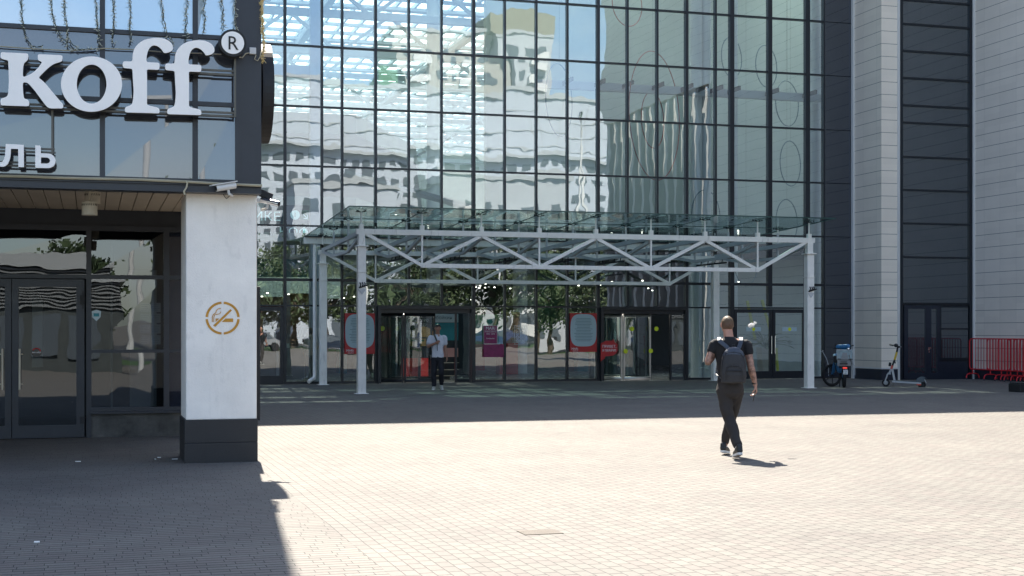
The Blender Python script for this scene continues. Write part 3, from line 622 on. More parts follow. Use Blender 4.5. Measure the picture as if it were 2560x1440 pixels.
# ================= glass entrance doors in the mall wall
def revolving(x0, x1, metal):
    rd = P(MB().box(x0+.03, x0+.13, YF-.22, YF+.02, 0, 2.30).box(x1-.13, x1-.03, YF-.22, YF+.02, 0, 2.30).box(x0+.03, x1-.03, YF-.22, YF+.02, 2.301, 2.37)
           .box(x0+.131, x1-.131, YF-.1, YF+.3, 2.17, 2.299), 'revolving_door', 'frame_mall', mall)
    cx, rad = (x0+x1)/2-.25, (x1-x0)/2-.38; cyy = YF+rad+.05
    def arc(a0, a1, n=14): return [(cx+rad*math.cos(R(a)), cyy+rad*math.sin(R(a))) for a in np.linspace(a0, a1, n)]
    for a0, a1 in ((200, 248), (252, 300), (60, 110)):
        pts = arc(a0, a1); g_ = MB()
        for p, q in zip(pts[:-1], pts[1:]): g_.add([(p[0],p[1],.14),(q[0],q[1],.14),(q[0],q[1],2.08),(p[0],p[1],2.08)], [(0,1,2,3)])
        P(g_, 'curved_glass', 'door_glass', rd)
        f_ = MB()
        for a in (a0, a1):
            q = arc(a, a+1, 2)[0]; f_.box(q[0]-.03, q[0]+.03, q[1]-.03, q[1]+.03, .0, 2.17)
        P(f_, 'door_post', metal, rd)
        P(MB().tube([(p[0], p[1], .07) for p in pts], .06, 8), 'door_ring', metal, rd); P(MB().tube([(p[0], p[1], 2.12) for p in pts], .05, 8), 'door_ring', metal, rd)
    for a in (35, 155, 275):
        e = (cx+(rad-.1)*math.cos(R(a)), cyy+(rad-.1)*math.sin(R(a)))
        lf = P(MB().bar((cx, cyy, .08), (e[0], e[1], .08), .05, .1).bar((cx, cyy, 2.08), (e[0], e[1], 2.08), .05, .08).box(e[0]-.03, e[0]+.03, e[1]-.03, e[1]+.03, .03, 2.12), 'door_wing', 'frame_mall', rd)
        P(MB().add([(cx,cyy,.13),(e[0],e[1],.13),(e[0],e[1],2.04),(cx,cyy,2.04)], [(0,1,2,3)]), 'wing_glass', 'door_glass', rd)
    # side leaf standing open
    P(MB().box(x1-.62, x1-.55, YF-.06, YF+.0, 0, 2.17).box(x1-.2, x1-.15, YF-.24, YF-.18, 0, 2.17).bar((x1-.58, YF-.03, .06), (x1-.18, YF-.21, .06), .05, .1), 'side_leaf_frame', 'frame_mall', rd)
    P(MB().add([(x1-.58,YF-.03,.11),(x1-.18,YF-.21,.11),(x1-.18,YF-.21,2.15),(x1-.58,YF-.03,2.15)], [(0,1,2,3)]), 'side_leaf_glass', 'door_glass', rd)
    P(MB().cyl((cx, cyy), rad+.1, 2.17, 2.29, 30), 'drum_roof', 'frame_mall', rd)
    P(MB().cyl((cx, cyy), .5, 2.14, 2.165, 24), 'door_fill_glow', 'lamp_glow', rd)  # added glowing disc that brightens the doorway and its poster
    return rd, cx, cyy, rad
rdA, cxA, cyA, rA = revolving(DA[0], DA[1], 'frame_mall')
rdB, cxB, cyB, rB = revolving(DB[0], DB[1], 'brushed')
P(MB().box(DA[0]+.15, DA[1]-.1, YF+2.7, YF+2.9, 0, 2.9), 'lobby_screen', 'dark_room', mall)
P(MB().box(DB[0]+.9, DB[1]-.1, YF+3.2, YF+3.4, 0, 2.9), 'lobby_screen', 'dark_room', mall)
# double swing door on the right
def leaf(x0, x1, hx, parent):
    y = YF-.03; d = P(MB().box(x0, x0+.1, y-.04, y+.04, .02, 2.34).box(x1-.1, x1, y-.04, y+.04, .02, 2.34).box(x0+.1, x1-.1, y-.039, y+.039, .02, .27).box(x0+.1, x1-.1, y-.039, y+.039, 2.22, 2.34), 'door', 'frame_mall', parent)
    P(MB().add([(x0+.1,y,.27),(x1-.1,y,.27),(x1-.1,y,2.22),(x0+.1,y,2.22)], [(0,1,2,3)]), 'door_pane', 'mall_glass', d)
    P(MB().cyl((hx, y-.1), .014, .85, 1.45, 8).bar((hx, y-.1, .95), (hx, y-.03, .95), .014).bar((hx, y-.1, 1.35), (hx, y-.03, 1.35), .014), 'door_handle', 'chrome', d)
    return d
xm = xat(1929, YF); leaf(DC[0]+.04, xm-.01, xm-.06, mall); leaf(xm+.01, DC[1]-.1, xm+.07, mall)
leaf(MX[1]+.02, MX[2]-.05, MX[1]+.1, mall)
# ================= things stuck on the mall glass
def board(px0, px1, py0, py1, lbl, dark=False):
    x0, x1 = xat(px0, YF-.07), xat(px1, YF-.07); z1, z0 = zat(px0, py0, YF-.07), zat(px0, py1, YF-.07); y = YF-.075
    t = empty('notice_board', ((x0+x1)/2, y, z0), label=lbl, cat='notice', group='red framed notices on the glass')
    P(MB().box(x0, x1, y, y+.015, z0, z1), 'panel', 'red_sign', t)
    cx, cz, hx, hz = (x0+x1)/2, (z0+z1)/2+(z1-z0)*.06, (x1-x0)/2*.97, (z1-z0)/2*.93
    hz *= .9
    poly = [(cx+hx*math.copysign(abs(math.cos(a))**.55, math.cos(a)), cz+hz*math.copysign(abs(math.sin(a))**.62, math.sin(a))) for a in np.linspace(0, 2*math.pi, 40)[:-1]]
    P(MB().prism(poly, y-.004, y+.0), 'sheet', 'paper_blue', t)
    ln = MB(); zz = cz+hz*.72; r_ = random.Random(3)
    while zz > cz-hz*.72: w_ = hx*r_.uniform(.5, .72); ln.box(cx-w_, cx+w_, y-.006, y-.0045, zz, zz+.012); zz -= .048
    P(ln, 'writing', 'ink', t)
    tx = MB(); text_mb(tx, 'MARi', x0+.16, z0+.07, .1, y-.004); text_mb(tx, 'правила', x0+.18, z0+.02, .045, y-.004); P(tx, 'lettering', 'white_ink', t)
board(862, 937, 783, 885, 'pale notice sheet in a red frame, behind the front left canopy post')
board(1425, 1492, 783, 880, 'pale notice sheet in a red frame, left of the revolving door with yellow dots')
y = YF-.07
x0, x1 = xat(1209, y), xat(1243, y)
t = empty('opening_hours_poster', ((x0+x1)/2, y, 1.4), label='magenta opening hours poster headed MARi, right of the left revolving door', cat='poster')
z1, z0 = zat(1209, 814, y), zat(1209, 860, y)
P(MB().box(x0, x1, y-.006, y, z0, z1), 'panel', 'magenta', t)
tx = MB(); text_mb(tx, 'MARi', (x0+x1)/2, z1-.13, .14, y-.01); text_mb(tx, 'Режим работы', (x0+x1)/2, z1-.21, .052, y-.01); text_mb(tx, '10:00 - 22:00', (x0+x1)/2, z1-.28, .055, y-.01)
text_mb(tx, 'Ежедневно', (x0+x1)/2, z1-.42, .05, y-.01); tx.box(x0+.03, x1-.03, y-.01, y-.007, z1-.155, z1-.15)
tx.box(x0, x1, y-.009, y-.0065, z1-.008, z1).box(x0, x0+.008, y-.009, y-.0065, z0, z1-.009).box(x1-.008, x1, y-.009, y-.0065, z0, z1-.009).box(x0, x1, y-.012, y-.0095, z0, z0+.008)
P(tx, 'lettering', 'white_ink', t)
x1 = xat(1262, y)-.03
P(MB().box(x0, x1, y+.005, y+.012, zat(1209, 893, y), z0-.01), 'picture', 'magenta', empty('magenta_poster', ((x0+x1)/2, y, 1), label='magenta picture poster directly below the opening hours poster', cat='poster'))
g_ = MB().cyl(((xat(1226, y)), zat(1226, 804, y)), .075, y-.006, y, 20, axis='y'); g_.build('round_sticker', 'green_dot', label='dark green round sticker above the opening hours poster', cat='sticker')
# pictogram sheet
x0, x1 = xat(1286, y), xat(1320, y); z1, z0 = zat(1286, 814, y), zat(1286, 861, y)
t = empty('prohibition_sheet', ((x0+x1)/2, y, z0), label='white lined sheet of small prohibition pictograms on the glass, right of the MARi poster', cat='sign')
b = MB().box(x0, x1, y-.006, y-.003, z1-.006, z1).box(x0, x1, y-.006, y-.003, z0, z0+.006).box(x0, x0+.006, y-.006, y-.003, z0+.006, z1-.006).box(x1-.006, x1, y-.006, y-.003, z0+.006, z1-.006)
P(b, 'border', 'white_ink', t)
W_, H_ = x1-x0, z1-z0
for j in range(2):
    c = x0+W_*(.27+.45*j); zc = z1-.1; b = MB().box(c-.07, c+.07, y-.006, y-.003, zc+.065, zc+.071).box(c-.07, c+.07, y-.006, y-.003, zc-.071, zc-.065).box(c-.071, c-.065, y-.006, y-.003, zc-.065, zc+.065).box(c+.065, c+.071, y-.006, y-.003, zc-.065, zc+.065)
    b.bar((c-.04, y-.005, zc+.02), (c+.03, y-.005, zc), .01, .04, up=(0,1,0)).bar((c+.02, y-.005, zc), (c+.03, y-.005, zc-.05), .01, .02, up=(0,1,0)); P(b, 'pictogram', 'white_ink', t)
for r_ in range(3):
    for j in range(3):
        c = x0+W_*(.22+.28*j); zc = z1-.24-.125*r_; pts = [(c+.048*math.cos(a), y-.005, zc+.048*math.sin(a)) for a in np.linspace(0, 2*math.pi, 21)[:-1]]
        b = MB().tube(pts, .006, 6, closed=True); b.bar((c-.03, y-.005, zc+.03), (c+.03, y-.005, zc-.03), .006, .01, up=(0,1,0)); b.bar((c-.025, y-.005, zc-.008), (c+.025, y-.005, zc+.004), .006, .02, up=(0,1,0))
        P(b, 'pictogram', 'white_ink', t)
# red speech bubble sign at the right revolving door
yb = YF-.25
pl = [(1502,858),(1508,856),(1514,852),(1530,852),(1534,848),(1538,856),(1544,861),(1544,876),(1541,883),(1532,889),(1513,891),(1512,896),(1502,903)]
t = empty('speech_bubble_sign', (xat(1520, yb), yb, 1.2), label='red speech bubble sign with white words at the right revolving door', cat='sign')
P(MB().prism([(onY(a, b_, yb).x, onY(a, b_, yb).z) for a, b_ in pl], yb, yb+.02), 'panel', 'red_sign', t)
tx = MB(); text_mb(tx, 'ПРИВЕТ,', xat(1523, yb), zat(1523, 869, yb), .115, yb-.004); text_mb(tx, 'Я МАРИ!', xat(1523, yb), zat(1523, 879, yb), .115, yb-.004); P(tx, 'lettering', 'white_ink', t)
for (p, q, Y, lb) in ((1580, 822, YF+.0, 'upper left'), (1641, 822, YF+.0, 'upper right'), (1564, 878, YF+.0, 'lower left'), (1627, 877, YF+.0, 'lower right')):
    MB().cyl((xat(p, Y), zat(p, q, Y)), .075, Y-.004, Y+.001, 24, axis='y').build('warning_dot', 'yellow_dot', label='yellow warning dot on the right revolving door, the %s of its four' % lb, cat='sticker', group='yellow warning dots')
Y = YF+.6; MB().cyl((xat(956, Y), zat(956, 821, Y)), .075, Y-.004, Y+.001, 24, axis='y').build('warning_dot', 'yellow_dot', label='lone yellow warning dot inside the left revolving door', cat='sticker', group='yellow warning dots')
for p, lb in ((1884, 'left'), (1974, 'right')):
    Y = YF-.045; x = xat(p, Y); z = zat(p, 823, Y)
    t = empty('door_sticker', (x, Y, z), label='pale strip sticker with yellow dot on the %s leaf of the double glass door' % lb, cat='sticker', group='strip stickers on the double door')
    P(MB().box(x-.27, x+.27, Y-.001, Y+.001, z-.07, z+.07), 'strip', 'paper_blue', t); P(MB().cyl((x, z), .06, Y-.004, Y-.002, 20, axis='y'), 'dot', 'yellow_dot', t)
# burger poster inside the left door, and shop lettering
Y = YF+2.62; x0, x1 = xat(1001, Y), xat(1072, Y)
t = empty('burger_poster', ((x0+x1)/2, Y, .1), label='tall dark burger poster with red foot standing inside the left revolving door', cat='poster')
mat('poster_red_glow', (.75,.04,.03), .5, emit=.12); mat('poster_bun_glow', (.6,.34,.14), .6, var=.5, vscale=9, emit=.06)  # slight glow put into the poster colours to brighten the dark doorway
P(MB().box(x0, x1, Y, Y+.04, .1, zat(1030, 783, Y)), 'panel', 'dark_room', t)
P(MB().box(x0+.02, x1-.02, Y-.006, Y-.002, .12, .72), 'red_band', 'poster_red_glow', t)
bun = [(x0+.75+.42*math.cos(a), 1.42+.34*math.sin(a)) for a in np.linspace(0, math.pi, 16)]
P(MB().prism(bun, Y-.006, Y-.002).box(x0+.3, x1-.1, Y-.008, Y-.003, 1.12, 1.36), 'picture', 'poster_bun_glow', t)
P(MB().box(x0+.34, x1-.16, Y-.012, Y-.009, 1.27, 1.33), 'lettuce', 'green_sign', t)
tx = MB(); text_mb(tx, 'МАЭСТРО', x1-.3, zat(1050, 804, Y), .115, Y-.006); text_mb(tx, 'БУРГЕР', x1-.3, zat(1050, 816, Y), .13, Y-.006); P(tx, 'lettering', 'white_ink', t)
x0, x1 = xat(1085, Y), xat(1146, Y)
t = empty('shop_front_panel', ((x0+x1)/2, Y, 1), label='pale shop sign panel over a dark teal display, behind the man in the left doorway', cat='shop display')
P(MB().box(x0, x1, Y, Y+.04, zat(1110, 806, Y), zat(1110, 785, Y)), 'fascia', 'paper_blue', t); P(MB().box(x0, x1, Y+.01, Y+.03, 1.3, zat(1110, 806, Y)-.01), 'display', 'teal', t)
P(MB().box(x0+.3, x1, Y+.01, Y+.03, .75, 1.05), 'shelf', 'pink_panel', t)
P(MB().box(x0, x1, Y-.1, Y+.0, .55, .57).box(x0, x1, Y-.1, Y+.0, .32, .34).box(x0, x1, Y-.1, Y, .12, .14), 'shelf', 'cream_metal', t)
tx = MB(); text_mb(tx, 'Обойкин', xat(1106, Y), zat(1110, 798, Y), .16, Y-.004); P(tx, 'lettering', 'ink', t)
# ================= ring ornaments inside the atrium
mat('ring_teal', (.05,.14,.18), .35); mat('ring_red', (.35,.05,.04), .35)
def ring(px, py, hh, ww, mt, lb, Y=44.9):
    c = onY(px, py, Y); k = (Y/ray(px, py)[1])/FPX; rad = hh*k/2; ang = math.acos(min(1, ww/hh))
    vx, vy, _ = ray(px, py); base = math.atan2(vy, vx)+math.pi/2; dvec = Vector((math.cos(base+ang), math.sin(base+ang), 0))
    pts = [c+dvec*rad*math.cos(a)+Vector((0,0,rad*math.sin(a))) for a in np.linspace(0, 2*math.pi, 57)[:-1]]
    r0 = empty('ring_ornament', c, label=lb, cat='ring ornament', group='ring ornaments hanging behind the glass')
    P(MB().tube(pts, .019, 8, closed=True), 'hoop', mt, r0, smooth=True)
    P(MB().cyl((c.x, c.y), .003, c.z+rad, RZ-.2, 5), 'cable', 'black', r0)
ring(1829, 144, 100, 50, 'ring_teal', 'teal ring, highest of the four in the right curve, left end')
ring(1916, 166, 104, 52, 'ring_teal', 'teal ring between the thick mullions, just right of the highest teal ring')
ring(1968, 259, 112, 56, 'ring_teal', 'teal ring crossed by the white beam')
ring(1976, 409, 112, 50, 'ring_teal', 'teal ring below the white beam, near the dark glass strip')
ring(1967, 555, 112, 52, 'ring_teal', 'lowest teal ring, half hidden by the canopy roof')
ring(1638, 290, 320, 125, 'ring_red', 'largest dark red ring, behind the beam in the middle of the glass')
ring(1632, 300, 140, 56, 'ring_red', 'small dark red ring inside the large red ring')
ring(1568, 10, 110, 74, 'ring_red', 'dark red ring cut off by the top edge of the photo', 45.2)
ring(1398, 250, 180, 66, 'ring_teal', 'thin dark ring seen against the sky reflection')
ring(1765, 540, 130, 70, 'ring_teal', 'dark ring just above the right half of the canopy')
ring(1865, 640, 150, 62, 'ring_teal', 'dark ring behind the right canopy truss')
# potted plant behind the double door
mat('leaf_dark', (0.024,0.084,0.024), .5, var=.4, vscale=5); mat('planter', (.5,.45,.4), .6)
pc = onG(1915, 941); pc = Vector((xat(1913, 44.2), 44.2, 0))
t = empty('potted_plant', pc, label='broad leaved plant in a tapered beige planter behind the double door', cat='plant')
P(MB().prism([(pc.x-.17,0),(pc.x+.17,0),(pc.x+.24,1.05),(pc.x-.24,1.05)], pc.y-.2, pc.y+.2), 'planter', 'planter', t)
lv = MB(); rr = random.Random(2)
for k in range(42):
    a = rr.uniform(0, 6.28); e = rr.uniform(.1, 1.2); L_ = rr.uniform(.4, .95); b0 = Vector((pc.x, pc.y, 1.05)); d = Vector((math.cos(a)*math.cos(e), math.sin(a)*math.cos(e)*.6, math.sin(e)*.7)); tip = b0+d*L_
    lv.tube([b0, (b0+tip)/2+Vector((0,0,.1)), tip], .008, 5)
    s = d.cross(Vector((0,0,1))).normalized()*.12; dn = Vector((0,0,-.16))
    lv.add([tip, tip+s+d*.1+dn*.2, tip+d*.3+dn, tip-s+d*.1+dn*.2], [(0,1,2,3)])
P(lv, 'foliage', 'leaf_dark', t)
mat('yellow_pole', (.6,.6,.03), .5)
for j, (a, b_) in enumerate((((1868, 752), (1888, 850)), ((1905, 750), (1932, 850)), ((1940, 870), (1945, 940)))):
    MB().bar(onY(*a, 44.6), onY(*b_, 44.6), .09, .05, up=(0,1,0)).build('leaning_slat', 'yellow_pole', label=('first yellow slat leaning inside the double door, left leaf', 'second yellow slat leaning inside the double door, by the centre frame', 'short yellow slat inside the right leaf of the double door')[j], cat='slat', group='yellow slats leaning inside the double door')
# ================= left building (bank-front style block with recessed entrance)
lb = empty('corner_building', (0, 17.6, 0), label='dark framed corner building with white lettering and recessed entrance, left of the plaza', cat='building')
YU, YP, YS = 17.6, 17.8, 22.5
XR2 = 2.0; XL = -9.0; ZT = 12.0
Zb = 3.30
# fascia beam
P(MB().box(XL, XR2, YU-.02, YU+.25, Zb, 3.405), 'fascia_beam', 'frame_dark', lb)
P(MB().box(XL, XR2+.004, YU-.05, YU-.02, 3.385, 3.405), 'fascia_lip', 'frame_dark', lb)
# window bands
rows = [3.435, 4.376, 5.19, 7.6, 9.6, ZT-.3]
cols = [XL, xat(-420, YU), xat(256, YU), xat(488, YU), xat(594, YU)]
fr = []
for i, x in enumerate(cols):
    wv = .062; P(MB().box(x-wv/2, x+wv/2, YU-.03, YU+.06, 3.405, ZT-.3), 'upper_mullion', 'frame_dark', lb)
for z in rows: P(MB().box(XL, cols[-1], YU-.025, YU+.055, z-.026, z+.026), 'upper_transom', 'frame_dark', lb)
for i in range(len(cols)-1):
    for j in range(len(rows)-1):
        m_ = 'upper_glass' if j < 2 else 'upper_glass_sky'
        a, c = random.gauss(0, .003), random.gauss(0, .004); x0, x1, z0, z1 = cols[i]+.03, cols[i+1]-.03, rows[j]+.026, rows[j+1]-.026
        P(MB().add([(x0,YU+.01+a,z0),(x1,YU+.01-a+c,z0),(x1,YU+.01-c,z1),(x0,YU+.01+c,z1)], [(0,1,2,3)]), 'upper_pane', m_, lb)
# corner casing, body, roof
P(MB().box(cols[-1]+.031, XR2, YU-.015, YU+.3, 3.405, ZT), 'corner_casing', 'frame_dark', lb)
P(MB().box(XL, cols[-1]+.03, YU-.015, YU+.3, ZT-.27, ZT).box(XL, XR2-.02, YU+.3, YS+14, 3.52, 3.62).box(XL, XR2-.02, YU+.3, YS+14, ZT-.2, ZT-.02), 'roof_slab', 'frame_dark', lb)
P(MB().box(XR2-.06, XR2-.02, YU+.3, YS+14, 3.3, ZT-.02), 'side_cladding', 'frame_dark', lb)
P(MB().box(XL, XR2-.07, YU+.12, YU+.16, 3.63, ZT-.21), 'dark_backing', 'black', lb)  # black sheet stands in for the unlit interior behind the panes
# soffit planks
mat('plank_gap', (.08,.07,.06), .8)
sf = MB(); x = XL
while x < XR2-.1: sf.box(x, x+.188, YU+.26, YS, 3.46, 3.50); x += .2
P(sf, 'soffit', 'soffit', lb); P(MB().box(XL, XR2-.07, YU+.255, YS, 3.501, 3.515), 'soffit_backing', 'plank_gap', lb)
# pillar
px0, px1 = xat(465, YP), xat(642, YP)
P(MB().box(px0, px1, YP, YP+1.0, .527, 3.31), 'pillar', 'plaster', lb, bevel=.012)
xj = xat(515, YP-.02)
P(MB().box(px0-.018, px1+.01, YP-.02, YP+1.02, 0, .2415).box(px0-.0179, px1+.0099, YP-.0199, YP+1.019, .2445, .530), 'pillar_base', 'granite', lb, bevel=.004)
P(MB().box(xj-.0015, xj+.0015, YP-.0212, YP-.019, 0, .53), 'base_joint', 'black', lb)
# entrance wall
P(MB().box(XL, XR2-.1, YS+.05, YS+.09, 3.16, 3.50), 'entrance_header', 'frame_dark', lb)
def sx(p): return xat(p, YS)
def szz(py, p=220): return zat(p, py, YS)
zt_, zm, zl, zsill = 3.16, 2.44, szz(878, 320), szz(1018, 320)
for p, wd in ((-190, .07), (222, .075), (416, .085)): P(MB().box(sx(p)-wd/2, sx(p)+wd/2, YS-.05, YS+.06, 0 if p < 300 else .35, zt_), 'entrance_mullion', 'frame_dark', lb)
P(MB().box(XL, XR2-.1, YS-.045, YS+.055, zt_-.02, zt_+.06).box(XL, XR2-.1, YS-.045, YS+.055, zm-.03, zm+.03).box(sx(226), XR2-.1, YS-.045, YS+.055, zl-.025, zl+.025).box(sx(226), XR2-.1, YS-.045, YS+.055, zsill-.06, zsill), 'entrance_transom', 'frame_dark', lb)
P(MB().box(sx(226), XR2-.1, YS-.12, YS+.05, .36, zsill-.062), 'sill', 'frame_dark', lb); 
P(MB().box(sx(224), XR2-.1, YS-.02, YS+.05, 0, .36), 'plinth', 'granite_wet', lb)
for (a, b_, z0, z1) in ((-186, 218, zm+.03, zt_-.02), (227, 411, zm+.03, zt_-.02), (227, 411, zl+.025, zm-.03), (227, 411, zsill, zl-.025)):
    P(MB().add([(sx(a),YS,z0),(sx(b_),YS+.004,z0),(sx(b_),YS-.002,z1),(sx(a),YS,z1)], [(0,1,2,3)]), 'entrance_pane', 'front_glass', lb)
for (z0, z1) in ((zm+.03, zt_-.02), (zl+.025, zm-.03), (zsill, zl-.025)):
    P(MB().box(sx(421), XR2-.1, YS-.01, YS+.02, z0, z1), 'infill_panel', 'navy_glass', lb)
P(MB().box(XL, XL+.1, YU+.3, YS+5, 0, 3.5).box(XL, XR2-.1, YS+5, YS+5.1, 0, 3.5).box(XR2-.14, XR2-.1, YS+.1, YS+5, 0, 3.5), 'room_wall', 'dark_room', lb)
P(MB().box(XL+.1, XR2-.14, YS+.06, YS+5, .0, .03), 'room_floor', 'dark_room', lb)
P(MB().box(sx(330), sx(400), YS+1.2, YS+1.3, .4, 2.6).box(sx(280), sx(285), YS+1.5, YS+1.6, .3, 3).box(sx(60), sx(90), YS+3, YS+3.1, 1, 2.2), 'room_screen', 'bulkhead', lb)
def sdoor(pa, pb, ga, gb, hp):
    x0, x1 = sx(pa), sx(pb); y = YS-.06
    d = P(MB().box(x0, sx(ga), y-.03, y+.03, .012, 2.395).box(sx(gb), x1, y-.03, y+.03, .012, 2.395).box(sx(ga), sx(gb), y-.029, y+.029, .012, .2).box(sx(ga), sx(gb), y-.029, y+.029, 2.28, 2.395), 'door', 'frame_dark', lb)
    P(MB().add([(sx(ga),y,.2),(sx(gb),y,.2),(sx(gb),y,2.28),(sx(ga),y,2.28)], [(0,1,2,3)]), 'door_pane', 'front_glass', d)
    hx = xat(hp, y-.09); z0, z1 = zat(hp, 974, y-.09), zat(hp, 872, y-.09)
    P(MB().cyl((hx, y-.09), .016, z0, z1, 12).bar((hx, y-.09, z0+.08), (hx+.04*(1 if hp > 20 else -1), y-.03, z0+.08), .014).bar((hx, y-.09, z1-.08), (hx+.04*(1 if hp > 20 else -1), y-.03, z1-.08), .014), 'door_handle', 'cream_metal', d, smooth=True)
    return d
d1 = sdoor(31, 211, 47, 191, 49); d2 = sdoor(-150, 29, -134, 13, 6)
P(MB().box(sx(200), sx(212), YS-.12, YS-.09, 2.02, 2.16).box(sx(206), sx(209), YS-.11, YS-.09, 1.95, 2.22).box(sx(200), sx(212), YS-.12, YS-.09, .22, .33), 'hinge', 'black', d1)
# stickers, notices on the entrance glass
y = YS-.03
for (p, q, rr_, mt, lb_) in ((91, 881, .07, 'black_gloss', 'round black sticker with red rim on the entrance door glass'),):
    x, z = xat(p, YS-.1), zat(p, q, YS-.1); t = empty('round_sticker', (x, YS-.1, z), label=lb_, cat='sticker')
    P(MB().cyl((x, z), rr_, YS-.1, YS-.096, 24, axis='y'), 'disc', mt, t); P(MB().tube([(x+rr_*.86*math.cos(a), YS-.102, z+rr_*.86*math.sin(a)) for a in np.linspace(.2, 2.6, 12)], .008, 6), 'rim', 'red_sign', t)
    tx = MB(); text_mb(tx, 'на себя', x, z-.01, .034, YS-.103); P(tx, 'lettering', 'white_ink', t)
x, z = xat(241, y), zat(241, 788, y)
t = empty('shield_sticker', (x, y, z), label='pale blue shield sticker on the window beside the entrance door', cat='sticker')
P(MB().prism([(x-.07,z+.06),(x,z+.085),(x+.07,z+.06),(x+.06,z-.03),(x,z-.09),(x-.06,z-.03)], y, y+.003), 'shield', 'paper_blue', t); P(MB().box(x-.04, x+.04, y-.003, y-.001, z-.02, z+.03), 'emblem', 'teal', t)
mat('paper_grey', (.30,.32,.32), .7)
t = empty('safety_notice', (xat(375, y), y, 1.5), label='board of eight small grey safety sheets inside the right entrance window', cat='notice')
for r_ in range(4):
    for c_ in range(2):
        a, b_ = 351+c_*27, 375+c_*27; q = 757+r_*27
        s_ = P(MB().box(xat(a, y), xat(b_, y), y+.045, y+.05, zat(a, q+23, y), zat(a, q, y)), 'sheet', 'paper_grey', t)
        ln = MB()
        for k in range(4): zz = zat(a, q+5+k*4.5, y); ln.box(xat(a+2, y), xat(b_-3-(k*3 % 5), y), y+.041, y+.044, zz, zz+.006)
        P(ln, 'print', 'ink', s_)
# ================= lettering
YL = 17.25; mat('plywood', (.3,.25,.18), .7)
def trace(pts, zx0, zy0, sc, Y): return [(onY(zx0+a*sc, zy0+b*sc, Y).x, onY(zx0+a*sc, zy0+b*sc, Y).z) for a, b in pts]
def smooth_closed(pts, it=2, keep=0):
    for _ in range(it):
        out = []
        n = len(pts)
        for i in range(n):
            p, q = pts[i], pts[(i+1) % n]; L_ = math.hypot(p[0]-q[0], p[1]-q[1]); f = min(.25, .012/max(L_, 1e-6)) if L_ > .09 else .25
            out.append((p[0]*(1-f)+q[0]*f, p[1]*(1-f)+q[1]*f)); out.append((p[0]*f+q[0]*(1-f), p[1]*f+q[1]*(1-f)))
        pts = out
    return pts
def letter(name, poly, lbl, holes=None, depth=.13, face=.018, Y=YL):
    c = sum(p[0] for p in poly)/len(poly), sum(p[1] for p in poly)/len(poly)
    t = empty(name, (c[0], Y, c[1]), label=lbl, cat='letter', group='white raised letters on the left building')
    P(MB().prism(poly, Y, Y+face, holes=holes), 'letter_face', 'letter_face', t, bevel=.006)
    P(MB().prism(poly, Y+face+.0005, Y+depth, holes=holes), 'letter_side', 'letter_side', t)
sc1 = 320/2095
kp = [(10,330),(455,350),(465,380),(460,440),(440,475),(400,500),(385,540),(375,620),(372,738),(430,722),(500,690),(560,650),(620,590),(665,530),(690,490),(635,470),(618,440),(618,375),(640,362),(1010,380),(1025,400),(1020,470),(995,487),(900,515),(850,540),(800,578),(740,632),(628,745),(690,790),(760,860),(850,970),(950,1090),(1000,1148),(1035,1178),(1035,1250),(820,1250),(780,1230),(740,1190),(680,1110),(600,1000),(520,900),(465,842),(430,826),(372,820),(375,930),(385,1050),(398,1088),(450,1105),(475,1130),(480,1215),(10,1200),(5,1110),(30,1085),(100,1065),(130,1030),(140,940),(145,780),(140,600),(135,480),(125,462),(70,450),(20,435),(8,410)]
letter('raised_letter', smooth_closed(trace(kp, 0, 80, sc1, YL), 2), 'white letter k, the first of the large four')
op = [(1498+500*math.cos(a), 852+453*math.sin(a)) for a in np.linspace(0, 2*math.pi, 65)[:-1]]
oh = [(1500+243*math.cos(a)+18*math.sin(a)*0, 852+320*math.sin(a)) for a in np.linspace(0, 2*math.pi, 49)[:-1]]
letter('raised_letter', trace(op, 0, 80, sc1, YL), 'white round letter o, second of the large four', holes=[trace(oh, 0, 80, sc1, YL)])
fp = [(100,600),(106,575),(122,556),(235,563),(245,540),(250,470),(262,400),(300,330),(370,265),(450,228),(560,207),(680,207),(780,240),(835,290),(858,350),(845,395),(800,425),(720,440),(700,400),(660,355),(610,325),(560,318),(520,340),(490,380),(468,440),(458,500),(456,572),(640,580),(655,600),(652,670),(635,688),(462,678),(466,800),(466,1000),(465,1215),(640,1258),(655,1290),(652,1340),(140,1325),(130,1290),(140,1245),(220,1220),(245,1190),(258,1120),(265,1000),(255,850),(246,670),(120,660),(102,640)]
fw = smooth_closed(trace(fp, 290, 60, 1/6, YL), 2)
letter('raised_letter', fw, 'white letter f, third of the large four')
dx = onY(290+(775)/6, 60+1362/6, YL).x-onY(290+140/6, 60+1325/6, YL).x; 
letter('raised_letter', [(a+dx, b) for a, b in fw], 'white letter f beside the round trademark disc')
# trademark disc
c = onY(582, 106.7, YL-.02); k = 1/FPX*c.y/ray(582, 106)[1]
t = empty('trademark_disc', c, label='round white disc with black rim and letter R at the end of the lettering', cat='sign')
P(MB().cyl((c.x, c.z), 34*k, YL-.01, YL+.16, 48, axis='y'), 'rim', 'black', t, smooth=True); P(MB().cyl((c.x, c.z), 28*k, YL-.02, YL-.0105, 48, axis='y'), 'face', 'letter_face', t)
tx = MB(); text_mb(tx, 'R', c.x, c.z-.083, .232, YL-.024, depth=.006, sx=.95); P(tx, 'letter_mark', 'black', t)
sc3 = 170/2448
lp = [(205,285),(858,315),(862,1120),(660,1115),(655,465),(390,458),(388,600),(375,740),(340,880),(285,1000),(205,1075),(120,1105),(0,1100),(-150,1080),(-150,930),(0,945),(60,938),(110,900),(150,820),(180,700),(195,500)]
letter('raised_letter', trace(lp, 0, 340, sc3, YL+.05), 'small white angular letter under the big k', depth=.1, Y=YL+.05)
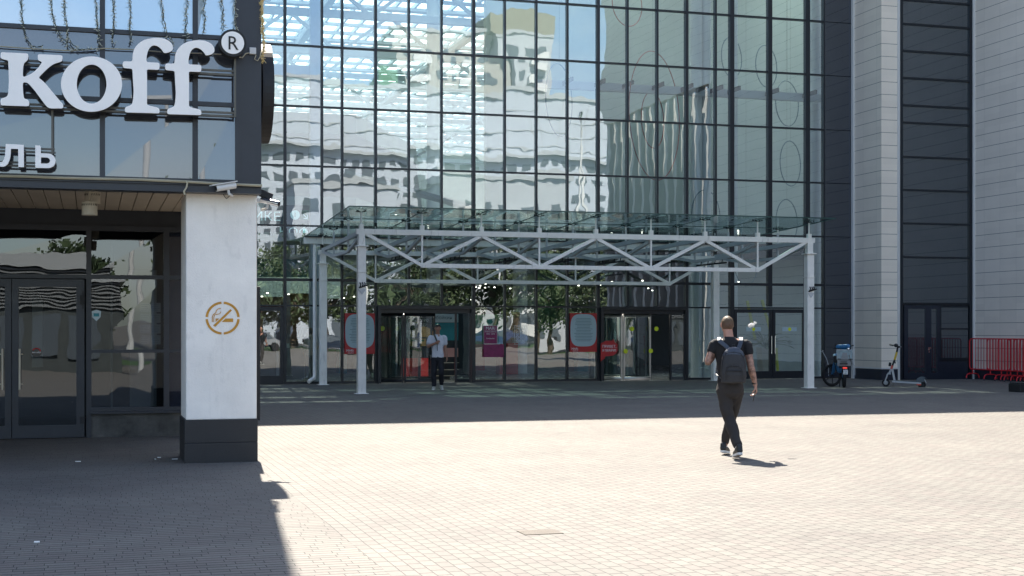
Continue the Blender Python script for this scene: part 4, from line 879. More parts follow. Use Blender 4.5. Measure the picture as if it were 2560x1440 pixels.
bp_ = [(1268,335),(1430,342),(1462,365),(1470,400),(1472,620),(1650,625),(1750,632),(1860,662),(1960,750),(2003,870),(1990,990),(1920,1090),(1820,1140),(1740,1155),(1290,1145),(1270,1115)]
bh = [(1475,765),(1700,775),(1770,812),(1805,880),(1780,955),(1700,993),(1475,990)]
letter('raised_letter', trace(bp_, 0, 340, sc3, YL+.05), 'small white soft sign letter, right end of the small word', holes=[trace(bh, 0, 340, sc3, YL+.05)], depth=.1, Y=YL+.05)
# carrying rails
Yr = YL+.2
t = empty('sign_rail_frame', (0, Yr, 4), label='brown steel rail frame that carries the white letters', cat='sign frame')
xa, xe = XL, xat(587, Yr)
z1_, z2_ = onY(540, 176, Yr).z, onY(540, 285, Yr).z; z3_, z4_ = zat(137, 374, Yr), zat(137, 414, Yr); ztop = zat(587, 140, Yr)
for z in (z1_, z1_-.045, z2_+.02, z2_-.02): P(MB().bar((xa, Yr, z), (xe, Yr, z), .025), 'rail', 'rail_brown', t)
for z in (z3_, z3_-.04, z4_+.02, z4_-.02): P(MB().bar((xa, Yr-.02, z), (xat(137, Yr), Yr-.02, z), .022), 'rail', 'rail_brown', t)
for p, za, zb_ in ((587, z2_-.03, ztop), (131, z3_-.06, z2_)): P(MB().bar((xat(p, Yr), Yr-.025, za), (xat(p, Yr), Yr-.025, zb_), .024), 'upright', 'rail_brown', t)
for p in (490, 258): 
    for z in (z1_-.03, z2_): P(MB().box(xat(p, Yr)-.03, xat(p, Yr)+.03, Yr+.013, YU-.03, z-.05, z+.05), 'bracket', 'black', t)
# cable conduit on top of the fascia and thin cable
def cable(pts, r, m_, name, lbl, cat, Y=None, n=6):
    b = MB(); b.tube(pts, r, n); return b.build(name, m_, smooth=True, label=lbl, cat=cat)
Yc = YU-.075
mat('conduit', (.4,.36,.25), .5, var=.2)
pts = [onY(a, b_, Yc) for a, b_ in ((-200, 434), (0, 440), (60, 441), (160, 445), (350, 449), (462, 454), (560, 460), (655, 464))]
cable(pts, .017, 'conduit', 'cable_conduit', 'yellowish cable conduit lying along the top of the fascia beam', 'conduit')
cable([onY(a, b_, Yc-.03) for a, b_ in ((464, 452), (468, 459), (466, 469), (460, 478), (462, 487))], .012, 'conduit', 'conduit_loop', 'short loop of conduit hanging over the fascia edge by the pillar', 'conduit')
Yw = YU-.06
cable([onY(a, b_, Yw) for a, b_ in ((-200, 108), (0, 116), (85, 122), (180, 127), (260, 121), (330, 124), (420, 131), (520, 134), (600, 139))], .008, 'conduit', 'power_cable', 'pale power cable crossing behind the tops of the large letters', 'cable')
# ---- hanging garland strands
def garland(px0, pts_px, lbl, mt='wire_dark', Yg=YU-.1, gold=False, loops=2):
    c0 = onY(px0, -60, Yg); t = empty('light_garland', c0, label=lbl, cat='light garland', group='icicle light garlands on the left building')
    rr = random.Random(int(px0*7)); wb, bb = MB(), MB()
    for s in range(loops):
        ps = []
        for i in range(len(pts_px)-1):
            (a, b_), (a2, b2) = pts_px[i], pts_px[i+1]; n = max(2, int(math.hypot(a2-a, b2-b_)/6))
            for j in range(n):
                f = j/n; ps.append(onY(a+(a2-a)*f+rr.uniform(-3.2, 3.2), b_+(b2-b_)*f+rr.uniform(-2, 2), Yg+rr.uniform(-.02, .02)))
        wb.tube(ps, .0042, 5)
        for p in ps[1:]:
            if rr.random() < .75:
                d = Vector((rr.uniform(-1, 1), rr.uniform(-.4, .2), rr.uniform(-1.2, .5))).normalized()*rr.uniform(.022, .045); bb.tube([p, p+d], [.0045, .0035], 5)
    bb.tube([ps[0], ps[0]+Vector((.02,0,-.03))], .004, 5); P(wb, 'wire', mt, t); P(bb, 'bulbs', 'bulb_clear' if not gold else 'wire_gold', t)
G = [(49, [(49,-60),(51,10),(57,60),(62,85),(75,108),(82,117),(100,116),(110,112)], 'garland strand left of all, hooked over the cable above the letter k'),
 (126, [(124,-60),(128,20),(138,65),(150,90),(165,105),(175,120),(195,127)], 'garland strand second from the left, bunched at its foot'),
 (157, [(155,-60),(160,20),(166,60),(168,95),(182,112),(200,125),(225,122),(245,122)], 'garland strand third from the left, tangled with its neighbour above the letter o'),
 (240, [(238,-60),(240,10),(243,60),(248,100),(246,125)], 'garland strand just left of the first tall mullion'),
 (284, [(282,-60),(285,20),(283,70),(280,105),(290,118)], 'garland strand just right of the first tall mullion'),
 (325, [(324,-60),(326,15),(325,60),(328,95),(322,118)], 'garland strand above the gap between letters o and f'),
 (405, [(402,-60),(405,10),(410,50),(418,85),(430,105),(437,118)], 'thick garland strand touching the top of the first f'),
 (466, [(467,-60),(468,5),(466,50),(465,95),(463,112)], 'garland strand above the crook of the second f'),
 (511, [(509,-60),(511,10),(512,45),(511,90)], 'short garland strand left of the round disc'),
 (556, [(553,-60),(556,10),(558,45),(560,76)], 'garland strand ending just above the round disc'),
 (588, [(586,-60),(588,5),(588,60),(592,85)], 'thin garland strand at the edge of the corner casing')]
for a in G: garland(*a)
garland(654, [(656,-60),(655,20),(656,70),(660,110),(655,140),(660,160)], 'gold wired garland bunch hanging at the building corner', 'wire_gold', YU-.04, True, loops=6)
# ---- junction box + cable
c = onY(632, 127, YU-.06)
t = empty('junction_box', c, label='small white junction box on the dark corner casing', cat='junction box')
P(MB().box(c.x-.04, c.x+.04, YU-.07, YU-.015, c.z-.04, c.z+.04), 'box', 'trim_white', t, bevel=.006)
P(MB().tube([onY(a, b_, YU-.06) for a, b_ in ((640, 138), (636, 148), (644, 152), (650, 142), (652, 130))], .007, 6).tube([onY(a, b_, YU-.06) for a, b_ in ((624, 132), (614, 134), (606, 144), (598, 143))], .008, 6), 'cable', 'conduit', t)
# ---- round projecting sign on the side wall
ya, yb_ = YU+.05, YU+1.3
cz = (onY(668, 100, ya+.3).z+onY(668, 350, ya+.3).z)/2; rad = (onY(668, 100, ya+.3).z-onY(668, 350, ya+.3).z)/2
t = empty('side_lightbox', (XR2+.1, ya+rad, cz), label='black rimmed round lightbox fixed to the side wall, seen edge on', cat='sign')
P(MB().cyl((ya+rad, cz), rad, XR2+.03, XR2+.17, 48, axis='x'), 'rim', 'black', t); P(MB().cyl((ya+rad, cz), rad*.93, XR2+.171, XR2+.175, 48, axis='x'), 'face', 'letter_face', t)
P(MB().box(XR2-.02, XR2+.03, ya+.2, ya+2*rad-.2, cz-.5, cz+.3), 'bracket', 'black', t)
# ---- display panel on the pillar side
zt1, zt0 = onY(650, 718, YP+.4).z, onY(650, 1048, YP+.4).z
t = empty('side_display_panel', (px1+.05, YP+.4, zt0), label='tall black display panel fixed edge on beside the white pillar', cat='display panel')
P(MB().box(px1+.018, px1+.058, YP+.15, YP+.85, zt0, zt1), 'frame', 'black', t, bevel=.004); P(MB().box(px1+.0585, px1+.061, YP+.2, YP+.8, zt0+.06, zt1-.06), 'screen', 'black_gloss', t)
P(MB().box(px1, px1+.018, YP+.3, YP+.34, zt0+.3, zt0+.33).box(px1, px1+.018, YP+.3, YP+.34, zt1-.5, zt1-.47), 'bracket', 'chrome', t)
# ---- downlight drums under the soffit
for (p, q0, q1, Y, lb_) in ((231, 480, 510, YU+1.4, 'beige drum downlight under the soffit, the one behind'), (224, 505, 538, YU+.9, 'beige drum downlight under the soffit, nearest and lower')):
    c = onY(p, (q0+q1)/2, Y); k = Y/ray(p, 500)[1]/FPX; r_ = 19*k; z0, z1 = onY(p, q1, Y).z, onY(p, q0, Y).z
    t = empty('drum_downlight', (c.x, Y, z1), label=lb_, cat='downlight', group='drum downlights under the soffit')
    P(MB().cyl((c.x, Y), r_, z0, z1, 32), 'drum', 'cream_metal', t, smooth=True); s_ = MB()
    for j in range(9):
        a = R(200+j*16); s_.bar((c.x+(r_+.001)*math.cos(a), Y+(r_+.001)*math.sin(a), z1-.05), (c.x+(r_+.001)*math.cos(a+.08), Y+(r_+.001)*math.sin(a+.08), z1-.025), .008, .006)
    P(s_, 'vent_slots', 'black', t); P(MB().cyl((c.x, Y), .02, z1, 3.46, 10), 'stem', 'cream_metal', t)
# ---- CCTV cameras
def cctv(c, aim, L_, lbl, r=.052, shade=True):
    t = empty('security_camera', c, label=lbl, cat='security camera', group='security cameras at the corner')
    d = Vector(aim).normalized(); c = Vector(c); s = d.cross(Vector((0,0,1))).normalized(); u = s.cross(d)
    P(MB().tube([c, c+d*L_], r, 16), 'body', 'chrome' if not shade else 'trim_white', t, smooth=True)
    P(MB().tube([c+d*(L_+.001), c+d*(L_+.006)], r*.8, 16), 'lens', 'black_gloss', t)
    if shade: P(MB().bar(c-d*.02+u*r*1.1, c+d*(L_+.06)+u*r*1.1, r*2.3, .012), 'sun_shield', 'trim_white', t)
    P(MB().tube([c+d*L_*.4-u*r, c+d*L_*.4-u*(r+.05), c+d*L_*.2-u*(r+.07)+Vector((0,.12,0))], .016, 10), 'bracket', 'trim_white', t)
    return t
c = onY(588, 463, YU-.12); c2 = onY(540, 471, YU-.19); d_ = c2-c
t = cctv(c, d_, d_.length, 'white bullet security camera above the no smoking sign', r=.04)
P(MB().tube([onY(a, b_, YP-.02) for a, b_ in ((556, 482), (562, 492), (566, 497), (572, 492), (576, 484))], .004, 5), 'cable', 'black', t)
c = Vector((px1+.07, YP+.12, onY(665, 500, YP+.1).z)); e = Vector((px1+.27, YP-.02, c.z-.055))
t = cctv(c, e-c, (e-c).length, 'chrome bullet security camera sticking out right of the pillar', r=.034, shade=False)
P(MB().box(px1-.0, px1+.08, YP+.1, YP+.18, c.z-.03, c.z+.02), 'wall_plate', 'trim_white', t)
q = onY(668, 490, YP+.15); MB().bar(q+Vector((-.09,0,.04)), q+Vector((.06,0,-.02)), .1, .085).build('wall_lamp', 'black', label='dark wedge lamp above the chrome security camera', cat='lamp', bevel=.008)
# ---- stencilled no smoking mark
Y = YP-.004; sc4 = 120/1571; mk = empty('no_smoking_mark', onY(556, 795, Y), label='orange stencilled no smoking mark on the white pillar', cat='sign')
def q4(a, b_): p = onY(500+a*sc4, 740+b_*sc4, Y); return (p.x, p.z)
cx, cy_ = 740, 722
for a0, a1 in ((4, 86), (94, 176), (184, 266), (274, 356)):
    aa = [R(v) for v in np.linspace(a0, a1, 16)]
    P(MB().prism([q4(cx+560*math.cos(a), cy_+540*math.sin(a)) for a in aa]+[q4(cx+480*math.cos(a), cy_+465*math.sin(a)) for a in reversed(aa)], Y, Y+.003), 'ring_arc', 'orange_paint', mk)
P(MB().prism([q4(*p) for p in ((430,965),(500,1010),(1045,470),(995,430))], Y, Y+.003), 'slash', 'orange_paint', mk)
P(MB().prism([q4(*p) for p in ((510,735),(640,735),(510,850))], Y, Y+.003).prism([q4(*p) for p in ((835,735),(1085,735),(1085,850),(710,850))], Y, Y+.003), 'cigarette', 'orange_paint', mk)
def strip(pts, w0):
    out = []; ou2 = []
    for i, (a, b_) in enumerate(pts):
        a2, b2 = pts[min(i+1, len(pts)-1)]; a1, b1 = pts[max(i-1, 0)]; L_ = math.hypot(a2-a1, b2-b1); nx, ny = -(b2-b1)/L_*w0, (a2-a1)/L_*w0
        out.append(q4(a+nx, b_+ny)); ou2.append(q4(a-nx, b_-ny))
    return MB().prism(out+ou2[::-1], Y, Y+.003)
P(strip([(400,850),(405,680),(440,600),(510,560),(540,470),(600,420),(680,405)], 14), 'smoke', 'orange_paint', mk)
P(strip([(450,850),(455,700),(480,620),(560,600),(650,580),(685,510)], 12), 'smoke', 'orange_paint', mk)
# litter on the ground in the shade
mat('paper', (.75,.74,.7), .8)
for j, (p, q, lbx) in enumerate(((30+165, 1155, 'white cigarette end alone on the shaded paving left of the pillar'), (388, 1149, 'white cigarette end nearest the pillar group, far left of three'), (398, 1145, 'white cigarette end in the middle of three beside the pillar base'), (437, 1149, 'pale cigarette end touching the pillar base'), (92, 1357, 'scrap of white paper on the shaded paving in the near left'))):
    c = onG(p, q); a = random.uniform(0, 3); d = Vector((math.cos(a), math.sin(a)*.4, 0))*(.035 if j < 4 else .03)
    (MB().tube([c-d+Vector((0,0,.007)), c+d+Vector((0,0,.007))], .006, 8) if j < 4 else MB().box(c.x-.02, c.x+.02, c.y-.02, c.y+.03, .001, .01)).build('cigarette_end' if j < 4 else 'paper_scrap', 'paper', label=lbx, cat='litter', group='litter on the shaded paving')
# drain grate
c0 = onG(1300, 1331); c1 = onG(1400, 1331); cc = (c0+c1)/2; hw = (c1-c0).length/2
mat('pit', (.07,.055,.04), .9); mat('grate_rust', (.13,.105,.082), .7, var=.4, vscale=30)
t = empty('drain_grate', cc, label='rusty slotted drain grate set in the sunlit paving', cat='drain grate')
P(MB().box(cc.x-hw, cc.x+hw, cc.y-.12, cc.y+.12, .0005, .003), 'pit', 'pit', t); s_ = MB()
for i in range(15): x = cc.x-hw+.012+i*(2*hw-.024)/14; s_.box(x-.006, x+.006, cc.y-.12, cc.y+.12, .0032, .004)
for i in range(8): yv = cc.y-.11+i*.22/7; s_.box(cc.x-hw, cc.x+hw, yv-.009, yv+.009, .0042, .005)
P(s_, 'bars', 'grate_rust', t)
# ================= figures (voxel-joined skin so each body is one continuous surface)
def ell(mb, c, r, rot=None, n=16, m=12, mi=0):
    vs = [(0,0,-1)]; rt = rot or Matrix.Identity(3)
    for i in range(1, m):
        ph = -math.pi/2+math.pi*i/m
        for k in range(n): th = 2*math.pi*k/n; vs.append((math.cos(ph)*math.cos(th), math.cos(ph)*math.sin(th), math.sin(ph)))
    vs.append((0,0,1)); fs = [(0, 1+(k+1) % n, 1+k) for k in range(n)]
    for i in range(m-2):
        for k in range(n): a = 1+i*n+k; b = 1+i*n+(k+1) % n; fs.append((a, b, b+n, a+n))
    t = len(vs)-1; o = 1+(m-2)*n; fs += [(o+k, o+(k+1) % n, t) for k in range(n)]
    return mb.add([Vector(c)+rt @ Vector((v[0]*r[0], v[1]*r[1], v[2]*r[2])) for v in vs], fs, mi)
def cap(mb, p, q, r1, r2, flat=1.0, fd=None):
    p, q = Vector(p), Vector(q); n = 7
    pts = [p+(q-p)*i/n for i in range(n+1)]; d = (q-p).normalized()
    P_ = [p-d*r1*.7]+pts+[q+d*r2*.7]; rs = [r1*.6]+[r1+(r2-r1)*i/n for i in range(n+1)]+[r2*.6]
    mb.tube(P_, rs, 14); return mb
def loft(mb, secs, n=22):
    vs = []; fs = []
    for (x, y, z, rx, ry) in secs:
        for k in range(n): th = 2*math.pi*k/n; vs.append((x+rx*math.cos(th), y+ry*math.sin(th), z))
    L_ = len(secs)
    for i in range(L_-1):
        for k in range(n): k2 = (k+1) % n; fs.append((i*n+k, i*n+k2, (i+1)*n+k2, (i+1)*n+k))
    fs += [tuple(range(n-1, -1, -1)), tuple((L_-1)*n+k for k in range(n))]
    return mb.add(vs, fs)
def voxel(mb, name, mats, parent, vs=.007, wrinkle=0, wscale=9, sm=4, facemat=None, cutfn=None, stretch=(1,1,1)):
    me = bpy.data.meshes.new('tmp'); me.from_pydata(mb.v, [], mb.f); o = bpy.data.objects.new('tmp', me); COL.objects.link(o)
    r = o.modifiers.new('r', 'REMESH'); r.mode = 'VOXEL'; r.voxel_size = vs
    s = o.modifiers.new('s', 'SMOOTH'); s.factor = .5; s.iterations = sm
    bpy.context.view_layer.update(); m2 = bpy.data.meshes.new_from_object(o.evaluated_get(bpy.context.evaluated_depsgraph_get()))
    bpy.data.objects.remove(o); m2.name = name
    if wrinkle:
        for v, nrm in [(v, v.normal.copy()) for v in m2.vertices]:
            q = Vector((v.co.x*wscale*stretch[0], v.co.y*wscale*stretch[1], v.co.z*wscale*stretch[2]))
            a = noise.noise(q)+.5*noise.noise(q*2.3); v.co += nrm*wrinkle*(a-.1)
    if cutfn:
        bm = bmesh.new(); bm.from_mesh(m2); bmesh.ops.delete(bm, geom=[f for f in bm.faces if cutfn(f.calc_center_median())], context='FACES'); bm.to_mesh(m2); bm.free()
    m2.materials.clear()
    for m in mats: m2.materials.append(M[m])
    m2.polygons.foreach_set('use_smooth', [True]*len(m2.polygons))
    m2.polygons.foreach_set('material_index', [facemat(p.center) if facemat else 0 for p in m2.polygons])
    o = bpy.data.objects.new(name, m2); COL.objects.link(o); o.parent = parent; return o
def L(mb, name, mats, parent, **kw): return mb.build(name, mats, parent, **kw)
mat('skin', (0.416,0.216,0.152), .5, var=.08, vscale=12); mat('skin_tan', (0.336,0.168,0.112), .5, var=.1, vscale=12)
mat('skin_tattoo', (0.336,0.192,0.144), .5, var=.75, vscale=26)
mat('hair_blond', (0.096,0.0544,0.0224), .6, var=.4, vscale=90, bump=.003, bscale=220); mat('hair_nape', (0.096,0.052,0.0304), .6, var=.3, vscale=80)
mat('hair_black', (.012,.01,.01), .5, var=.3, vscale=60)
mat('shirt_black', (0.0048,0.0048,0.0064), .85, bump=.002, bscale=60); mat('trouser_brown', (0.0272,0.0224,0.0208), .85, var=.15, vscale=30, bump=.002, bscale=90)
mat('shirt_white', (0.576,0.584,0.64), .8); mat('trouser_black', (0.008,0.0088,0.0144), .8)
mat('pack_grey', (0.0272,0.028,0.032), .75, var=.25, vscale=120); mat('pack_navy', (0.04,0.0496,0.068), .38, var=.2, vscale=30, bump=.002, bscale=30); mat('zip', (.005,.005,.006), .5)
mat('shoe_black', (.012,.014,.015), .5); mat('sole_white', (.7,.7,.68), .6); mat('shoe_light', (0.44,0.44,0.4), .7); mat('eye_dark', (.02,.015,.015), .4); mat('lip', (.4,.13,.1), .5); mat('strap_grey', (0.064,0.072,0.064), .8)
def hand(mb, w, d, side, curl, spread=Vector((1,0,0)), s=1.0):
    """palm from wrist w along d; five separate fingers of unequal length, curled towards `curl`"""
    w = Vector(w); d = Vector(d).normalized(); cu = Vector(curl).normalized(); a = Vector(spread).normalized()
    for k in (-1, 0, 1): cap(mb, w+a*.018*k*s, w+d*.085*s+a*.024*k*s, .016*s, .015*s)
    for k, ln in ((-1.5, .062), (-.5, .075), (.5, .072), (1.5, .056)):
        b = w+d*.088*s+a*.0175*k*s; m1 = b+(d*.62+cu*.5).normalized()*ln*.5*s; m2 = m1+(d*.15+cu).normalized()*ln*.42*s; e = m2+(cu-d*.5).normalized()*ln*.25*s
        cap(mb, b, m1, .0095*s, .0088*s); cap(mb, m1, m2, .0088*s, .008*s); cap(mb, m2, e, .008*s, .0065*s)
    b = w+d*.03*s+a*side*.026*s; m1 = b+(a*side*.6+d*.7+cu*.4).normalized()*.038*s; e = m1+(d*.8+cu*.7).normalized()*.032*s
    cap(mb, b, m1, .013*s, .0105*s); cap(mb, m1, e, .010*s, .008*s)
def head(mb, c, fwd, s=1.0):
    c = Vector(c); f = Vector(fwd).normalized(); sd_ = f.cross(Vector((0,0,1))).normalized(); rt = Matrix((sd_, f, Vector((0,0,1)))).transposed()
    ell(mb, c+f*-.012, (.076*s, .094*s, .100*s), rt, 20, 16); ell(mb, c+f*.028+Vector((0,0,-.052*s)), (.058*s, .062*s, .062*s), rt); ell(mb, c+f*.02+Vector((0,0,-.02)), (.066*s, .075*s, .08*s), rt)
    ell(mb, c+f*.062*s+Vector((0,0,-.098*s)), (.024*s, .022*s, .02*s), rt)
    cap(mb, c+f*.088*s+Vector((0,0,.012)), c+f*.108*s+Vector((0,0,-.028)), .009, .014)
    ell(mb, c+f*.083*s+Vector((0,0,.022)), (.045*s, .013, .009), rt)
    ell(mb, c+f*.084*s+Vector((0,0,-.058)), (.024*s, .012, .010), rt)
    for k in (-1, 1): ell(mb, c+sd_*k*.078*s+f*-.004+Vector((0,0,-.012)), (.011, .022, .033), rt)
    return c, f, sd_, rt
def shoe(p, fdir, parent, up, sole, lift=0, name='shoe'):
    p = Vector(p); f = Vector(fdir); f.z = 0; f.normalize(); s = f.cross(Vector((0,0,1)))
    m = MB(); z0 = Vector((0,0,1)); h = lift
    def q(a, b, c_): return p+f*a+s*b+z0*(c_+h*max(0, min(1, (.20-a)/.25)))
    cap(m, q(-.02,0,.055), q(.05,0,.07), .042, .046); cap(m, q(.05,0,.06), q(.16,0,.045), .044, .038); cap(m, q(.14,0,.042), q(.205,.005,.035), .040, .030); cap(m, q(-.005,0,.07), q(.0,0,.11), .040, .042)
    o = voxel(m, name, [up], parent, .006, sm=3)
    b = MB(); ol = [(-.055,.025),(-.065,0),(-.055,-.025),(-.02,-.036),(.05,-.037),(.13,-.046),(.19,-.040),(.228,-.018),(.232,.008),(.20,.034),(.13,.043),(.05,.036),(-.02,.036)]
    n = len(ol); vs = [q(a, b_, .0) for a, b_ in ol]+[q(a*1.0, b_*1.04, .028) for a, b_ in ol]
    b.add(vs, [tuple(range(n)), tuple(range(2*n-1, n-1, -1))]+[(i, (i+1) % n, n+(i+1) % n, n+i) for i in range(n)])
    so2 = b.build('sole', sole, o); return o
# ---- man walking away
pA = onG(1825, 1142); A = empty('person', pA, -math.atan2(pA.x, pA.y), label='man in black t-shirt and dark joggers walking away across the sunlit paving', cat='person')
b = MB(); hc = (-.038, .035, 1.705)
hh = head(b, hc, (-.32, .95, 0))
cap(b, (-.012,-.005,1.50), (-.030,.012,1.64), .066, .060)
ell(b, (0,-.01,1.47), (.17,.075,.06))
loft(b, [(0,0,.80,.13,.09),(0,0,.9,.15,.11),(0,0,1.05,.135,.09),(0,0,1.3,.165,.10),(0,0,1.44,.16,.09),(0,0,1.5,.10,.07)])
ls, le, lw = Vector((-.192,0,1.452)), Vector((-.282,-.03,1.215)), Vector((-.150,.20,1.37))
cap(b, ls, le, .060, .045); cap(b, le, le+(lw-le)*.35, .046, .046); cap(b, le+(lw-le)*.3, lw, .046, .030)
hand(b, lw, (.35,.1,.9), 1, (.6,-.1,.3), (.3,.9,-.1))
rs_, re, rw = Vector((.212,0,1.445)), Vector((.262,-.03,1.17)), Vector((.322,.02,.925))
cap(b, rs_, re, .060, .045); cap(b, re, re+(rw-re)*.35, .046, .047); cap(b, re+(rw-re)*.3, rw, .047, .028)
hand(b, rw, (.10,.10,-1), -1, (-.75,-.1,-.15), (.1,.95,.1), 1.08)
for (h_, k_, a_) in (((-.09,0,.88),(-.012,-.06,.50),(.10,-.37,.11)), ((.09,.02,.88),(.015,.20,.50),(-.072,.28,.10))):
    cap(b, h_, k_, .075, .05); cap(b, k_, a_, .05, .034); cap(b, a_, Vector(a_)+Vector((0,.03,-.05)), .034, .03)
def fmA(c):
    if c.z < 1.36 and c.z > .93 and (c.x < -.10 or c.x > .20): return 1
    return 0
voxel(b, 'body', ['skin', 'skin_tattoo'], A, .006, sm=3, facemat=fmA)
b = MB(); c, f, s_, rt = hh; ell(b, c+f*-.014+Vector((0,0,.004)), (.081, .099, .104), rt, 24, 20)
voxel(b, 'hair', ['hair_blond', 'hair_nape'], A, .006, sm=1, wrinkle=.002, wscale=60, facemat=lambda q: 1 if q.z < c.z+.018 else 0,
      cutfn=lambda q: (q-c).dot(f) > .045-.25*(q.z-c.z) and q.z < c.z+.075 or q.z < c.z-.062 or ((q-c).dot(f) > -.02 and q.z < c.z+.02))
b = MB()
loft(b, [(0,0,.955,.168,.128),(0,0,1.02,.163,.122),(0,0,1.15,.168,.124),(0,0,1.3,.192,.132),(0,-.005,1.42,.198,.118),(0,-.01,1.475,.165,.092),(-.005,-.008,1.522,.088,.076),(-.01,-.004,1.545,.072,.068)])
cap(b, (-.15,0,1.455), ls, .065, .070); cap(b, ls, ls+(le-ls)*.42, .072, .069); cap(b, (.15,0,1.45), rs_, .065, .070); cap(b, rs_, rs_+(re-rs_)*.42, .072, .068)
voxel(b, 'shirt', ['shirt_black'], A, .008, sm=4, wrinkle=.009, wscale=7, stretch=(1,1,.6))
b = MB()
loft(b, [(0,0,.76,.10,.09),(.003,0,.82,.168,.125),(.005,0,.90,.172,.128),(.005,0,.97,.158,.12),(.005,0,.985,.15,.115)])
cap(b, (-.085,0,.87), (-.05,-.02,.66), .102, .090); cap(b, (-.05,-.02,.66), (-.012,-.06,.50), .090, .078); cap(b, (-.012,-.06,.50), (.055,-.22,.30), .078, .070); cap(b, (.055,-.22,.30), (.098,-.35,.175), .068, .058)
cap(b, (.085,.01,.87), (.05,.11,.66), .102, .088); cap(b, (.05,.11,.66), (.015,.20,.50), .088, .074); cap(b, (.015,.20,.50), (-.035,.25,.30), .072, .066); cap(b, (-.035,.25,.30), (-.068,.275,.165), .064, .052)
voxel(b, 'trousers', ['trouser_brown'], A, .008, sm=3, wrinkle=.013, wscale=8, stretch=(1,1,.8))
shoe((.115,-.43,.012), (-.30,1,0), A, 'shoe_black', 'sole_white', lift=.06); shoe((-.085,.25,.004), (.28,1,0), A, 'shoe_black', 'sole_white', lift=.035)
voxel(cap(cap(MB(), (.10,-.37,.12), (.105,-.375,.165), .042, .040), (-.075,.275,.105), (-.073,.275,.15), .042, .040), 'socks', ['sole_white'], A, .006)
L(MB().tube([rw+Vector((-.012,0,.035)), rw+Vector((-.010,.0,.012))], .036, 16), 'wristband', 'black', A)
# strap from the chest: backpack straps belong to the backpack
bp0 = empty('backpack', pA+Vector((0,0,1.2)), A.rotation_euler.z, label='dark grey backpack with glossy navy top on the walking man', cat='backpack')
def Z(v): return Vector((v[0], v[1], v[2]-1.2))
b = MB(); cx = .043
loft(b, [(cx,-.20,.955-1.2,.12,.05),(cx,-.21,.965-1.2,.155,.075),(cx,-.215,1.06-1.2,.166,.09),(cx,-.21,1.2-1.2,.160,.088),(cx,-.205,1.3-1.2,.142,.08),(cx,-.20,1.36-1.2,.118,.07),(cx,-.195,1.40-1.2,.075,.05),(cx,-.19,1.415-1.2,.03,.03)])
voxel(b, 'pack_body', ['pack_grey', 'pack_navy'], bp0, .007, sm=6, wrinkle=.004, wscale=10, facemat=lambda q: 1 if q.z > .125-.35*abs(q.x-cx)**1.5 else 0)
b = MB(); b.tube([Z((cx-.095,-.302,1.0)), Z((cx-.098,-.306,1.10)), Z((cx-.085,-.304,1.155)), Z((cx-.05,-.304,1.172)), Z((cx+.06,-.304,1.172)), Z((cx+.098,-.303,1.15)), Z((cx+.115,-.298,1.10)), Z((cx+.118,-.294,1.0))], .0045, 6)
b.tube([Z((cx-.097,-.309,1.118)), Z((cx,-.312,1.113)), Z((cx+.11,-.301,1.112))], .006, 6)
b.tube([Z((cx-.150,-.245,1.0)), Z((cx-.148,-.25,1.15)), Z((cx-.128,-.25,1.28)), Z((cx-.09,-.26,1.335)), Z((cx,-.278,1.35)), Z((cx+.09,-.26,1.335)), Z((cx+.128,-.25,1.28)), Z((cx+.15,-.245,1.15))], .004, 6)
L(b, 'zips', 'zip', bp0)
for sgn_, x0_ in ((-1, -.17), (1, .175)):
    st = MB(); pts = [Z((cx+sgn_*.055,-.16,1.385)), Z((cx+sgn_*.09-.01,-.135,1.43)), Z((x0_*.80,-.105,1.492)), Z((x0_*.80,-.02,1.532)), Z((x0_*.8,.09,1.48)), Z((x0_*.78,.14,1.36)), Z((x0_*.85,.13,1.2)), Z((x0_*.95,.03,1.06)), Z((cx+sgn_*.12,-.13,1.0))]
    for p_, q_ in zip(pts[:-1], pts[1:]): st.bar(p_, q_+(q_-p_)*.06, .052, .014, up=(0,-1,.3) if p_.y < -.08 else (0,0,1))
    L(st, 'shoulder_strap', 'pack_navy', bp0, bevel=.003)
L(MB().tube([Z((cx-.02,-.19,1.405)), Z((cx-.015,-.19,1.44)), Z((cx+.015,-.19,1.44)), Z((cx+.02,-.19,1.405))], .006, 8), 'grab_handle', 'black', bp0)
ph = empty('mobile_phone', pA+Vector((0,0,.8)), A.rotation_euler.z, label='black mobile phone held in the walking man\'s right hand', cat='phone')
b = MB(); b.bar((.325,.0,.865-.8), (.292,.0,.715-.8), .068, .010, up=(1,0,0)); o = L(b, 'phone_case', 'black_gloss', ph, bevel=.003)
L(MB().bar((.3178,.0,.858-.8), (.2862,.0,.722-.8), .060, .0015, up=(1,0,0)), 'screen', 'black', ph)
mat('smoke_puff', (.9,.9,.9), .9)
